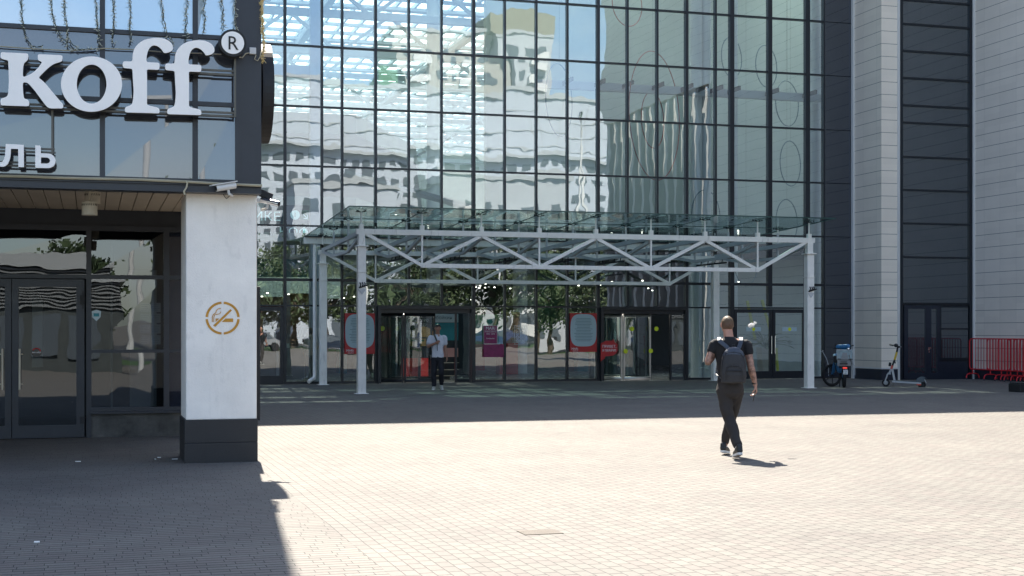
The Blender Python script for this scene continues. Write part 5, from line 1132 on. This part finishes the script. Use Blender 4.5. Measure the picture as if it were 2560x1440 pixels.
def puff(px, py, Y):
    c = onY(px, py, Y); m = bpy.data.materials.new('smoke'); m.use_nodes = True; n = m.node_tree; n.nodes.remove(n.nodes['Principled BSDF'])
    out = n.nodes['Material Output']; pv = n.nodes.new('ShaderNodeVolumePrincipled'); pv.inputs['Color'].default_value = (1,1,1,1)
    g = n.nodes.new('ShaderNodeNewGeometry'); z = n.nodes.new('ShaderNodeTexNoise'); z.inputs['Scale'].default_value = 22; z.inputs['Detail'].default_value = 5; n.links.new(g.outputs['Position'], z.inputs[0])
    mr = n.nodes.new('ShaderNodeMapRange'); mr.inputs[1].default_value = .48; mr.inputs[2].default_value = .62; mr.inputs[3].default_value = 0; mr.inputs[4].default_value = 60; n.links.new(z.outputs[0], mr.inputs[0]); n.links.new(mr.outputs[0], pv.inputs['Density']); n.links.new(pv.outputs[0], out.inputs['Volume'])
    M['smoke'] = m; b = MB(); r0 = random.Random(4)
    for k in range(5): ell(b, c+Vector((r0.uniform(-.04,.04), r0.uniform(-.03,.03), r0.uniform(-.03,.03))), (.045,.04,.035), n=10, m=8)
    me = b
    o = voxel(b, 'cigarette_smoke', ['smoke'], None, .012); tag(o, label='small puff of white cigarette smoke in the air right of the walking man\'s head', cat='smoke'); return o
sm_ = puff(1881, 812, 17.6)
# ---- man coming out of the left door
pB = onG(1094, 974); B = empty('person', pB, -math.atan2(pB.x, pB.y), label='man in white t-shirt and black trousers stepping out of the left revolving door', cat='person')
def T(zx, zy, y): return Vector(((zx-350)*.001407, y, (1370-zy)*.001407))
b = MB(); hB = head(b, (.005,-.02,1.695), (.05,-1,0))
cap(b, (0,.01,1.50), (.0,.0,1.62), .062, .058)
loft(b, [(0,0,.80,.13,.09),(0,0,.95,.14,.10),(0,0,1.15,.14,.10),(0,0,1.38,.165,.10),(0,0,1.46,.15,.08),(0,0,1.5,.09,.065)])
s1, e1, w1 = Vector((-.195,0,1.44)), Vector((-.262,-.02,1.185)), Vector((-.055,-.17,1.285))
s2, e2, w2 = Vector((.19,0,1.44)), Vector((.205,.02,1.15)), Vector((.255,-.03,.91))
cap(b, s1, e1, .055, .043); cap(b, e1, w1, .043, .028); cap(b, s2, e2, .055, .042); cap(b, e2, w2, .043, .027)
hand(b, w1, (.8,-.2,.45), 1, (.2,.7,-.2), (.3,.1,-.9)); hand(b, w2, (.08,-.02,-1), -1, (-.3,-.4,-.2), (.2,1,0))
for (h_, k_, a_) in (((-.085,0,.86),(-.10,-.03,.48),(-.10,-.02,.09)), ((.085,0,.86),(.10,-.10,.47),(.105,.10,.12))):
    cap(b, h_, k_, .075, .05); cap(b, k_, a_, .05, .034)
voxel(b, 'body', ['skin_tan'], B, .007, sm=3)
c, f, s_, rt = hB
for k in (-1, 1): L(ell(MB(), c+s_*k*.030+f*.079+Vector((0,0,.006)), (.012,.006,.006), rt, 10, 8), 'eye', 'eye_dark', B, smooth=True)
L(ell(MB(), c+f*.092+Vector((0,0,-.056)), (.020,.005,.004), rt, 10, 8), 'mouth', 'lip', B, smooth=True)
b = MB(); ell(b, c+f*-.012+Vector((0,0,.012)), (.086, .106, .108), rt, 24, 20); voxel(b, 'hair', ['hair_black'], B, .007, sm=2, wrinkle=.006, wscale=30, cutfn=lambda q: q.z < c.z+.045-.9*max(0, -(q-c).dot(f)) or q.z < c.z-.04)
b = MB(); loft(b, [(0,0,.885,.168,.125),(0,0,.93,.166,.122),(0,0,1.1,.158,.118),(0,0,1.3,.178,.125),(0,0,1.41,.188,.112),(0,0,1.465,.16,.088),(0,0,1.505,.085,.072),(0,0,1.52,.072,.066)])
cap(b, (-.14,0,1.44), s1, .06, .068); cap(b, s1, s1+(e1-s1)*.62, .074, .078); cap(b, (.14,0,1.44), s2, .06, .068); cap(b, s2, s2+(e2-s2)*.62, .074, .078)
voxel(b, 'shirt', ['shirt_white'], B, .008, sm=4, wrinkle=.016, wscale=7, stretch=(1,1,.7))
b = MB(); loft(b, [(0,0,.76,.10,.09),(0,0,.82,.165,.12),(0,0,.9,.162,.12),(0,0,.93,.155,.115)])
for (h_, k_, a_) in (((-.085,0,.86),(-.10,-.03,.48),(-.10,-.02,.12)), ((.085,0,.86),(.10,-.10,.47),(.105,.09,.15))): cap(b, h_, k_, .10, .078); cap(b, k_, a_, .078, .062)
voxel(b, 'trousers', ['trouser_black'], B, .008, sm=3, wrinkle=.012, wscale=8)
shoe((-.10,.03,0), (-.12,-1,0), B, 'shoe_light', 'sole_white'); shoe((.10,.12,.0), (.12,-1,0), B, 'shoe_light', 'sole_white', lift=.05)
st = empty('shoulder_bag', pB+Vector((0,0,1.2)), B.rotation_euler.z, label='dark bag behind the man in white, its strap over his shoulder', cat='bag')
b = MB(); pts = [(-.09,.10,.30),(-.10,-.02,.335),(-.075,-.105,.27),(-.03,-.15,.17),(-.012,-.165,.08)]
for p_, q_ in zip(pts[:-1], pts[1:]): b.bar(p_, q_, .045, .012, up=(0,-1,.2))
b.bar((-.012,-.165,.08), (-.008,-.155,-.13), .02, .008, up=(0,-1,0)); L(b, 'strap', 'strap_grey', st)
b = MB(); loft(b, [(-.12,.2,-.25,.1,.05),(-.12,.2,-.2,.13,.08),(-.11,.2,0,.13,.08),(-.10,.19,.15,.1,.06)]); voxel(b, 'bag_body', ['black'], st, .012)

# ---- figure standing inside, seen through the glass beside the rear left post
pC = Vector((xat(776, 44.6), 44.6, 0)); Cc = empty('person', pC, -math.atan2(pC.x, pC.y)+.4, label='person in pale hooded jacket standing inside the glass beside the downpipe', cat='person')
mat('hoodie', (.55,.48,.42), .85); mat('jeans', (.12,.13,.14), .85)
b = MB(); head(b, (0,.02,1.60), (-.3,.95,0)); cap(b, (0,0,1.42), (0,.01,1.53), .06, .056); loft(b, [(0,0,.8,.12,.09),(0,0,1.1,.13,.09),(0,0,1.36,.15,.09),(0,0,1.43,.08,.06)])
for k in (-1, 1):
    cap(b, (k*.17,0,1.36), (k*.22,-.01,1.10), .05, .04); cap(b, (k*.22,-.01,1.10), (k*.17,.14,.95), .04, .028); hand(b, (k*.17,.14,.95), (0,.4,-1), -k, (-k*.5,.3,0), (.2,1,0)); cap(b, (k*.08,0,.85), (k*.085,.02,.46), .07, .05); cap(b, (k*.085,.02,.46), (k*.09,0,.08), .05, .036)
voxel(b, 'body', ['skin'], Cc, .009)
b = MB(); ell(b, (0,.01,1.615), (.088,.108,.112), n=20, m=16); voxel(b, 'hair', ['hair_blond'], Cc, .009, wrinkle=.006, wscale=30, cutfn=lambda q: q.y > .075 and q.z < 1.66)
b = MB(); loft(b, [(0,0,.84,.165,.12),(0,0,1.0,.16,.12),(0,0,1.25,.165,.12),(0,0,1.36,.165,.10),(0,0,1.44,.10,.085)]); ell(b, (0,-.07,1.43), (.10,.06,.07))
for k in (-1, 1): cap(b, (k*.14,0,1.36), (k*.22,-.01,1.10), .066, .058); cap(b, (k*.22,-.01,1.10), (k*.175,.12,.97), .056, .044)
voxel(b, 'jacket', ['hoodie'], Cc, .010, wrinkle=.012)
b = MB(); loft(b, [(0,0,.76,.10,.09),(0,0,.86,.155,.115),(0,0,.9,.15,.11)])
for k in (-1, 1): cap(b, (k*.08,0,.84), (k*.085,.02,.46), .09, .07); cap(b, (k*.085,.02,.46), (k*.09,0,.12), .07, .055)
voxel(b, 'trousers', ['jeans'], Cc, .010, wrinkle=.01)
for k in (-1, 1): shoe((k*.09,-.01,0), (k*.1,1,0), Cc, 'shoe_light', 'sole_white')
# ================= two wheelers
mat('tyre', (.012,.012,.013), .85); mat('bike_blue', (0.024,0.152,0.336), .4, var=.2); mat('bike_pale', (.5,.66,.72), .5); mat('box_grey', (.23,.24,.245), .45, var=.15, vscale=6); mat('box_clear', (.22,.32,.36), .15, coat=.6, var=.3, vscale=6)
mat('tail_red', (.8,.06,.04), .4, emit=.25); mat('plate_white', (.7,.7,.68), .5); mat('scoot_grey', (0.376,0.392,0.4), .4); mat('scoot_yellow', (0.6,0.416,0.04), .5); mat('scoot_red', (.55,.09,.06), .5); mat('fender', (.06,.08,.095), .5)
def wheel(name, parent, c, axis, r, tr, hub=.03, spokes=5, rim='black', depth=.03):
    c = Vector(c); ax = Vector(axis).normalized(); u = ax.cross(Vector((0,0,1))).normalized(); v = Vector((0,0,1)) if abs(ax.z) < .01 else u.cross(ax)
    pts = [c+(u*math.cos(a)+v*math.sin(a))*(r-tr) for a in np.linspace(0, 2*math.pi, 41)[:-1]]
    w_ = MB().tube(pts, tr, 10, closed=True).build(name, 'tyre', parent, smooth=True)
    m = MB().tube([c+(u*math.cos(a)+v*math.sin(a))*(r-tr*2.0) for a in np.linspace(0, 2*math.pi, 41)[:-1]], tr*.45, 8, closed=True)
    for k in range(spokes):
        a = 2*math.pi*k/spokes+.3; m.bar(c+(u*math.cos(a)+v*math.sin(a))*hub*.7, c+(u*math.cos(a+.12)+v*math.sin(a+.12))*(r-tr*2), .016, .022, up=ax)
    m.tube([c-ax*depth, c+ax*depth], hub, 14); m.build('rim', rim, w_, smooth=False); return w_
# ---- delivery moped, seen from behind, front wheel turned left
pM = onG(2110, 970); hd = math.atan2(pM.x, pM.y)
mp_ = empty('delivery_moped', pM, -hd, label='blue electric delivery moped with grey cargo box, parked right of the canopy post', cat='moped')
# local: x right in the photo, y away
wheel('wheel', mp_, (.0,.28,.29), (1,.08,0), .29, .05, spokes=5)
fw_ = (-.34,1.02,.33); fax = Vector((.52,-.85,0)); wheel('wheel', mp_, fw_, fax, .33, .035, spokes=6)
k1 = MB(); k1.tube([(0,.30,.30), (0,.45,.42), (0,.75,.38), (-.02,1.0,.40)], .05, 10); k1.tube([(0,.3,.32), (.0,.28,.58), (0,.75,.62)], .03, 10); k1.build('frame', 'bike_blue', mp_, smooth=True)
k2 = MB(); k2.tube([(-.34,1.02,.33), (-.30,1.0,.62), (-.20,.95,.95), (-.16,.93,1.06)], .026, 10); k2.tube([(-.30,1.07,.34), (-.26,1.03,.62)], .02, 8); k2.build('fork', 'bike_blue', mp_, smooth=True)
b = MB(); cap(b, (-.12,.85,.45), (-.22,.90,.90), .075, .085); cap(b, (-.20,.9,.75), (-.27,.92,.92), .06, .05); voxel(b, 'leg_shield', ['bike_blue', 'bike_pale'], mp_, .014, facemat=lambda q: 1 if q.x < -.24 else 0)
b = MB(); cap(b, (-.19,.9,1.16), (.12,.82,1.17), .055, .075); cap(b, (-.05,.88,1.12), (.10,.84,1.12), .05, .04); voxel(b, 'handlebar_cover', ['bike_blue'], mp_, .012, wrinkle=.01, wscale=14)
MB().tube([(-.30,.94,1.10), (-.22,.92,1.12), (.2,.80,1.18), (.27,.78,1.20)], .016, 8).tube([(-.23,.93,1.12), (-.25,.93,1.24)], .022, 8).build('handlebar', 'black', mp_)
b = MB(); ell(b, (.12,.8,1.10), (.045,.03,.05)); b.build('headlamp', 'chrome', mp_, smooth=True)
b = MB(); b.box(-.30,-.12,.62,.95,.70,.90); b.build('foot_board', 'black', mp_, bevel=.02)
b = MB().box(-.19,.22,.12,.52,.615,.80); b.build('cargo_box', 'box_grey', mp_, bevel=.02)
o = MB().prism([(-.20,.80),(.23,.80),(.235,1.07),(-.215,1.07)], .10, .54).build('cargo_lid', 'box_clear', mp_, bevel=.015)
MB().prism([(-.09,.80),(.13,.80),(.08,1.0),(-.04,1.0)], .085, .101).build('lid_panel', 'box_grey', o, bevel=.005)
MB().bar((-.18,.096,.82), (.24,.096,.815), .014, .02).bar((.14,.085,.93), (.22,.09,.66), .012, .012).build('strap', 'black', o)
MB().tube([(-.21,.11,1.075), (.235,.11,1.075)], .014, 8).build('lid_rim', 'scoot_grey', o)
MB().box(-.12,.10,.08,.14,.67,.70).box(-.10,.08,.078,.14,.73,.745).build('vent', 'black', mp_)
MB().box(-.035,.085,-.03,.02,.545,.59).build('tail_light', 'tail_red', mp_, bevel=.01)
o = MB().box(-.02,.105,-.04,-.02,.385,.515).build('number_plate', 'plate_white', mp_, bevel=.004)
tx = MB(); text_mb(tx, 'ТРИ', .042, .46, .05, -.043); text_mb(tx, '300', .042, .40, .05, -.043); tx.build('plate_lettering', 'ink', o)
MB().tube([(.02,.0,.55), (.02,.02,.35), (.03,.10,.24)], .022, 8).build('mudguard', 'black', mp_); MB().bar((-.10,.35,.3), (-.13,.30,.02), .02).build('kickstand', 'black', mp_)
b = MB(); b.box(-.14,.16,.08,.75,.56,.612); b.build('seat', 'black', mp_, bevel=.02)
b = MB(); b.tube([(-.62,1.5,1.02), (-.50,1.45,.80), (-.44,1.42,.58), (-.44,1.40,.30)], .010, 6); b.tube([(-.64,1.5,1.0), (-.60,1.48,1.04)], .018, 6)
q = b.build('mirror_stalk', 'scoot_grey', mp_)
MB().tube([(.22,.1,.72), (.30,.1,.62), (.30,.1,.38), (.29,.1,.36)], .011, 6).build('side_rail', 'scoot_grey', mp_)
# ---- kick scooter, side on
pS = onG(2258, 967); sc_ = empty('kick_scooter', pS, -math.atan2(pS.x, pS.y)-.10, label='grey rental kick scooter with yellow stem parked before the dark stair door', cat='scooter')
ks = 41.0/3550/1.0
def S(zx, zy, y=0): return Vector(((2190+zx*.09722-2258)*ks, y, (968-(840+zy*.09722))*ks))
ax = (0,1,0); wheel('wheel', sc_, S(265,1215), ax, .115, .028, hub=.04, spokes=6, rim='scoot_grey'); wheel('wheel', sc_, S(1165,1260), ax, .112, .028, hub=.05, spokes=6)
MB().bar(S(430,1185), S(1150,1225), .15, .05).build('deck', 'scoot_grey', sc_, bevel=.01); MB().bar(S(450,1158), S(1060,1190), .13, .012).build('deck_grip', 'fender', sc_)
MB().bar(S(425,860), S(490,1180), .06, .075, up=(0,1,0)).build('neck', 'scoot_grey', sc_, bevel=.008)
o = MB().bar(S(395,870), S(345,985), .05, .05, up=(0,1,0)).bar(S(390,985), S(310,975), .05, .03, up=(0,1,0)).bar(S(310,985, -.05), S(245,1200, -.05), .03, .03, up=(0,1,0)).bar(S(310,985, .05), S(245,1200, .05), .03, .03, up=(0,1,0)).build('fork', 'scoot_grey', sc_)
MB().tube([S(400,860), S(430,770)], .034, 10).build('stem_collar', 'scoot_red', sc_, smooth=True); MB().tube([S(430,770), S(490,610)], .028, 10).build('stem', 'black', sc_, smooth=True)
MB().tube([S(485,620), S(540,420)], .031, 10).build('stem_sleeve', 'scoot_yellow', sc_, smooth=True); MB().tube([S(540,425), S(565,290)], .028, 10).build('stem', 'black', sc_, smooth=True)
MB().bar(S(375,690), S(360,790), .07, .05, up=(0,1,0)).build('battery_pack', 'black', sc_, bevel=.01); MB().bar(S(480,640), S(505,715), .03, .035, up=(0,1,0)).build('lock_hook', 'black', sc_)
b = MB(); b.tube([S(650,290,-.05), S(560,270,-.02), S(480,250,.10), S(340,245,.34)], .016, 8); b.build('handlebar', 'black', sc_, smooth=True)
b = MB(); ell(b, S(520,250,.0), (.062,.05,.055)); ell(b, S(590,290,-.02), (.05,.04,.03)); b.build('dashboard', 'black', sc_, smooth=True)
MB().tube([S(430,255,.14), S(330,235,.36)], .022, 8).build('grip', 'black', sc_); ell(MB(), S(640,290,-.06), (.02,.02,.02)).build('bell', 'chrome', sc_, smooth=True)
arc_ = [S(1165+165*math.cos(a), 1225-175*math.sin(a)) for a in np.linspace(.25, 2.9, 14)]
b = MB()
for p_, q_ in zip(arc_[:-1], arc_[1:]): b.bar(p_, q_, .07, .012, up=(0,1,0)) if False else b.add([p_+Vector((0,-.035,0)), q_+Vector((0,-.035,0)), q_+Vector((0,.035,0)), p_+Vector((0,.035,0))], [(0,1,2,3)])
b.prism([(S(1165,1190).x-.12, S(1165,1190).z+.0)]+[(p_.x, p_.z) for p_ in reversed(arc_)][:10]+[(S(1165,1190).x+.05, S(1165,1190).z)], -.034, -.03)
b.build('rear_fender', 'fender', sc_); MB().bar(S(1215,1090), S(1275,1215), .02, .012, up=(0,1,0)).build('fender_stay', 'scoot_grey', sc_)
MB().bar(S(1040,1250,-.08), S(1150,1250,-.08), .02, .04, up=(0,0,1)).build('hub_cover', 'scoot_red', sc_); MB().bar(S(450,1240,-.05), S(425,1340,-.1), .018).build('kickstand', 'rail_brown', sc_)
# ================= red crowd barriers stacked beside the wing wall
mat('barrier_red', (0.576,0.016,0.024), .45, var=.25, vscale=12); mat('rubber_foot', (.05,.05,.055), .8)
def barrier(name_lbl):
    t = empty('crowd_barrier', (0,0,0), label=name_lbl, cat='barrier', group='red crowd barriers stacked along the wing wall')
    Ln, H, zb = 2.2, 1.36, .345; rad = .12
    def rr_(cx_, cz_, a0, a1): return [(0, cx_+rad*math.cos(a), cz_+rad*math.sin(a)) for a in np.linspace(a0, a1, 6)]
    pts = rr_(-rad, H-rad, math.pi/2, 0)+rr_(-rad, zb+rad, 0, -math.pi/2)+rr_(-Ln+rad, zb+rad, -math.pi/2, -math.pi)+rr_(-Ln+rad, H-rad, math.pi, math.pi/2)
    MB().tube(pts, .020, 8, closed=True).build('frame', 'barrier_red', t, smooth=True)
    for k in range(13): y_ = -.17-k*(Ln-.34)/12; MB().tube([(0,y_,zb), (0,y_,H)], .0115, 7).build('bar', 'barrier_red', t, smooth=True)
    for y_ in (-.17, -Ln+.17):
        ft = MB().tube([(-.24,y_,.02), (-.24,y_,.10), (-.20,y_,.175), (-.13,y_,.20), (.13,y_,.20), (.20,y_,.175), (.24,y_,.10), (.24,y_,.02)], .020, 8).tube([(0,y_,.2), (0,y_,zb)], .018, 8).build('foot', 'barrier_red', t, smooth=True)
        MB().cyl((-.24,y_), .028, 0, .05, 10).cyl((.24,y_), .028, 0, .05, 10).build('rubber_foot', 'rubber_foot', ft)
    return t
bb0 = barrier('x'); xw = XW-.30
labs = ['red crowd barrier nearest the white wall trim, farthest back', 'second red crowd barrier of the stack, counted from the back', 'third red crowd barrier of the stack, counted from the back', 'fourth red crowd barrier of the stack, counted from the back', 'fifth red crowd barrier of the stack, counted from the back', 'front red crowd barrier of the stack, nearest the camera']
for i, (dx, yy) in enumerate(((.0, 41.15), (-.0, 40.1), (.05, 39.5), (.1, 39.0), (.12, 38.6), (.02, 38.1))):
    t = bb0 if i == 0 else copy_tree(bb0); t.location = (xw-.02+dx-.06*i, yy, 0); t['label'] = labs[i]; t.rotation_euler.z = random.uniform(-.02, .02)
c = onG(2548, 980); MB().box(c.x-.12, c.x+1.2, c.y-.2, c.y+.3, 0, .22).box(c.x-.10, c.x+1.2, c.y-.18, c.y+.28, .22, .25).build('rubber_block', 'black', label='low black rubber block on the ground at the right edge', cat='block', bevel=.02)
# ================= the far side of the plaza, behind the camera (seen as reflections)
mat('far_white', (0.432,0.468,0.5184), .8, var=.03, vscale=.3); mat('far_beige', (0.375,0.3675,0.3375), .8, var=.05); mat('far_panel', (0.4032,0.4248,0.4464), .8, var=.05); mat('far_window', (0.096,0.114,0.132), .3); mat('far_green', (0.042,0.154,0.056), .6); mat('far_tan', (.21,.195,.14), .7); mat('far_dark', (.06,.07,.07), .7, var=.3)
def block(name, x0, x1, y, dep, h, m_, lbl, floors=None, z00=1.0, gap=3.0, win=1.5, wh=1.5, pitch=3.0, extra=None):
    t = empty(name, ((x0+x1)/2, y, 0), label=lbl, cat='building'); P(MB().box(x0, x1, y-dep, y, 0, h), 'wall', m_, t)
    P(MB().box(x0-.2, x1+.2, y-dep-.2, y+.2, h, h+.5), 'roof', 'scoot_grey', t)
    z = z00; k = 0
    while z+wh < (floors or h)-.5 and k < 20:
        wb = MB(); x = x0+1.0
        while x+win < x1-.5: wb.box(x, x+win, y+.0, y+.06, z, z+wh); x += pitch
        P(wb, 'window_row', 'far_window', t)
        bl = MB(); x = x0+1.0+pitch
        while x+win < x1-.5: bl.box(x-.4, x+win+.4, y+.06, y+1.1, z-.6, z+.35); x += pitch*3
        if extra and bl.v: P(bl, 'balcony_row', 'trim_white', t)
        z += gap; k += 1
    return t
block('retail_block', 14, 58, -60, 30, 27, 'far_white', 'long blank white building across the street, only reflected in the glass', floors=20.2, z00=.8, gap=1.5, wh=.7, win=.9, pitch=1.5)
block('apartment_tower', 38.7, 53, -100, 18, 42, 'far_beige', 'tall beige apartment tower across the street with green roof screens', z00=2, extra=True, pitch=2.2, win=1.0, gap=2.6, wh=1.2)
block('apartment_tower', 53.2, 59.5, -97, 18, 41, 'far_panel', 'pale panel apartment tower with balconies beside the beige tower', z00=2, extra=True, pitch=2.6, win=1.3)
P(MB().box(36.5, 39.5, -112, -100, 0, 37), 'green_stair', 'far_green', bpy.data.objects['apartment_tower']); P(MB().box(52, 60, -110, -97.2, 41.6, 44.5), 'attic', 'far_tan', bpy.data.objects['apartment_tower.001'])
block('panel_house', 33, 46.5, -40.2-8, 10, 16.5, 'far_panel', 'white panel house with rows of windows across the lawn', z00=1.2, extra=True, pitch=1.7, win=.8, gap=2.0, wh=1.0)
block('panel_house', 19, 29, -52, 7, 16, 'far_white', 'short white house wall across the lawn', z00=1.2, pitch=3, gap=2.9)
block('kiosk', -14, 1.0, -15, 5, 3.6, 'far_dark', 'low dark kiosk with ribbed fascia behind the photographer', z00=.6, win=1.0, wh=1.6, pitch=1.35, gap=9)
kk = bpy.data.objects['kiosk']
for j in range(8): P(MB().box(-14, 1.0, -14.98, -14.9, 2.5+j*.14, 2.56+j*.14), 'fascia_rib', 'box_grey', kk)
for (x, y_) in ((8.5, -18), (20, -22), (1.6, -9), (31, -20)):
    t = empty('lamp_post', (x, y_, 0), label='white street lamp post behind the photographer', cat='lamp post', group='white lamp posts behind the photographer')
    P(MB().tube([(x,y_,0),(x,y_,9)], [.12,.07], 12), 'pole', 'trim_white', t, smooth=True); P(MB().bar((x-.6,y_,9), (x+.6,y_,9.1), .25, .1), 'lamp_head', 'trim_white', t)
mat('bark', (.09,.065,.045), .9); mat('foliage', (0.045,0.07125,0.024), .7, var=.5, vscale=1.5); mat('foliage_pale', (0.075,0.105,0.04125), .7, var=.5, vscale=1.5)
def tree(x, y, h, r, m_, lbl, seed):
    rr = random.Random(seed); t = empty('tree', (x, y, 0), label=lbl, cat='tree', group='trees across the plaza')
    b = MB(); b.tube([(x,y,0),(x+.1,y,h*.3),(x,y+.1,h*.65)], [.2,.15,.07], 9)
    for k in range(6):
        a = rr.uniform(0, 6.28); z = h*rr.uniform(.3, .6); b.tube([(x,y,z),(x+math.cos(a)*r*.6, y+math.sin(a)*r*.6, z+h*.2)], [.07,.02], 6)
    P(b, 'trunk', 'bark', t); cl = []
    for k in range(34): a = rr.uniform(0, 6.28); q = rr.random()**.5; zz = rr.uniform(-1, 1); cl.append(Vector((x+math.cos(a)*r*q*(1-.4*zz*zz), y+math.sin(a)*r*q*(1-.4*zz*zz), h*.64+zz*h*.34)))
    vs, fs = [], []
    for k in range(4200):
        c = rr.choice(cl); d = Vector((rr.gauss(0,1), rr.gauss(0,1), rr.gauss(0,.8))); p = c+d*r*.17; n_ = Vector((rr.gauss(0,1), rr.gauss(0,1), rr.gauss(.6,1))).normalized()
        u = n_.orthogonal().normalized()*rr.uniform(.09,.18); v = n_.cross(u).normalized()*rr.uniform(.06,.12); o_ = len(vs); vs += [p-u, p+v, p+u, p-v]; fs.append((o_, o_+1, o_+2, o_+3))
    P(MB().add(vs, fs), 'crown', m_, t)
rr = random.Random(11)
for k in range(13):
    x = 8+k*3.6+rr.uniform(-1,1); y_ = -27+rr.uniform(-4, 3)
    if k == 5: continue
    tree(x, y_, rr.uniform(6, 10), rr.uniform(2, 3), 'foliage' if k % 3 else 'foliage_pale', 'leafy tree across the plaza behind the photographer, only seen reflected', k)
for k in range(14): tree(6+k*3.7, -37.5+rr.uniform(-.8,.8) if k % 2 else -33, rr.uniform(8, 11), rr.uniform(2.4, 3.2), 'foliage' if k % 4 else 'foliage_pale', 'leafy tree across the plaza behind the photographer, only seen reflected', 100+k)
tree(-.5, -21, 4.6, 1.8, 'foliage', 'leafy tree across the plaza behind the photographer, only seen reflected', 77)
def car(x, y, col, lbl):
    nm = 'car_paint_%d' % int(x*10); mat('paint'+str(int(x*10)), col, .3, coat=.6)
    t = empty('parked_car', (x, y, 0), label=lbl, cat='car', group='cars parked along the lawn')
    pr = [(x-2.1,.35),(x-2.15,.75),(x-1.3,.92),(x-.7,1.4),(x+.8,1.42),(x+1.5,.95),(x+2.1,.85),(x+2.15,.35)]
    P(MB().prism(pr, y-.85, y+.85), 'body', 'paint'+str(int(x*10)), t, bevel=.04); P(MB().prism([(x-1.15,.95),(x-.65,1.34),(x+.72,1.36),(x+1.3,.97)], y-.86, y+.86), 'window', 'far_window', t)
    for dx in (-1.35, 1.35):
        for dy in (-.8, .8): P(MB().cyl((x+dx, .32), .32, y+dy-.1, y+dy+.1, 20, axis='y'), 'wheel', 'tyre', t)
    for dy in (-.6, .6): P(MB().box(x+2.13, x+2.17, y+dy-.15, y+dy+.15, .6, .75), 'headlight', 'chrome', t)
for x, c_, l_ in ((12, (.25,.26,.27), 'grey'), (18, (.02,.03,.05), 'black'), (31, (.03,.05,.12), 'dark blue'), (43, (.05,.05,.05), 'charcoal')):
    car(x, -23, c_, l_+' car parked along the lawn behind the photographer')

# thin joints, cornice and masts give the white block some drawing
rb = bpy.data.objects['retail_block']
for z in (21.2, 22.8, 24.6): P(MB().box(14, 58, -60, -59.93, z, z+.09), 'joint_line', 'scoot_grey', rb)
for k in range(14): P(MB().box(15+k*3.1, 15.07+k*3.1, -59.99, -59.95, 20.6, 27), 'joint_line', 'scoot_grey', rb)
P(MB().box(14, 58, -60.0, -59.2, 20.2, 20.6), 'cornice', 'scoot_grey', rb)
for x in (40.5, 41.4): P(MB().bar((x, -30, 0), (40.95, -30, 21), .16), 'mast', 'trim_white', rb)
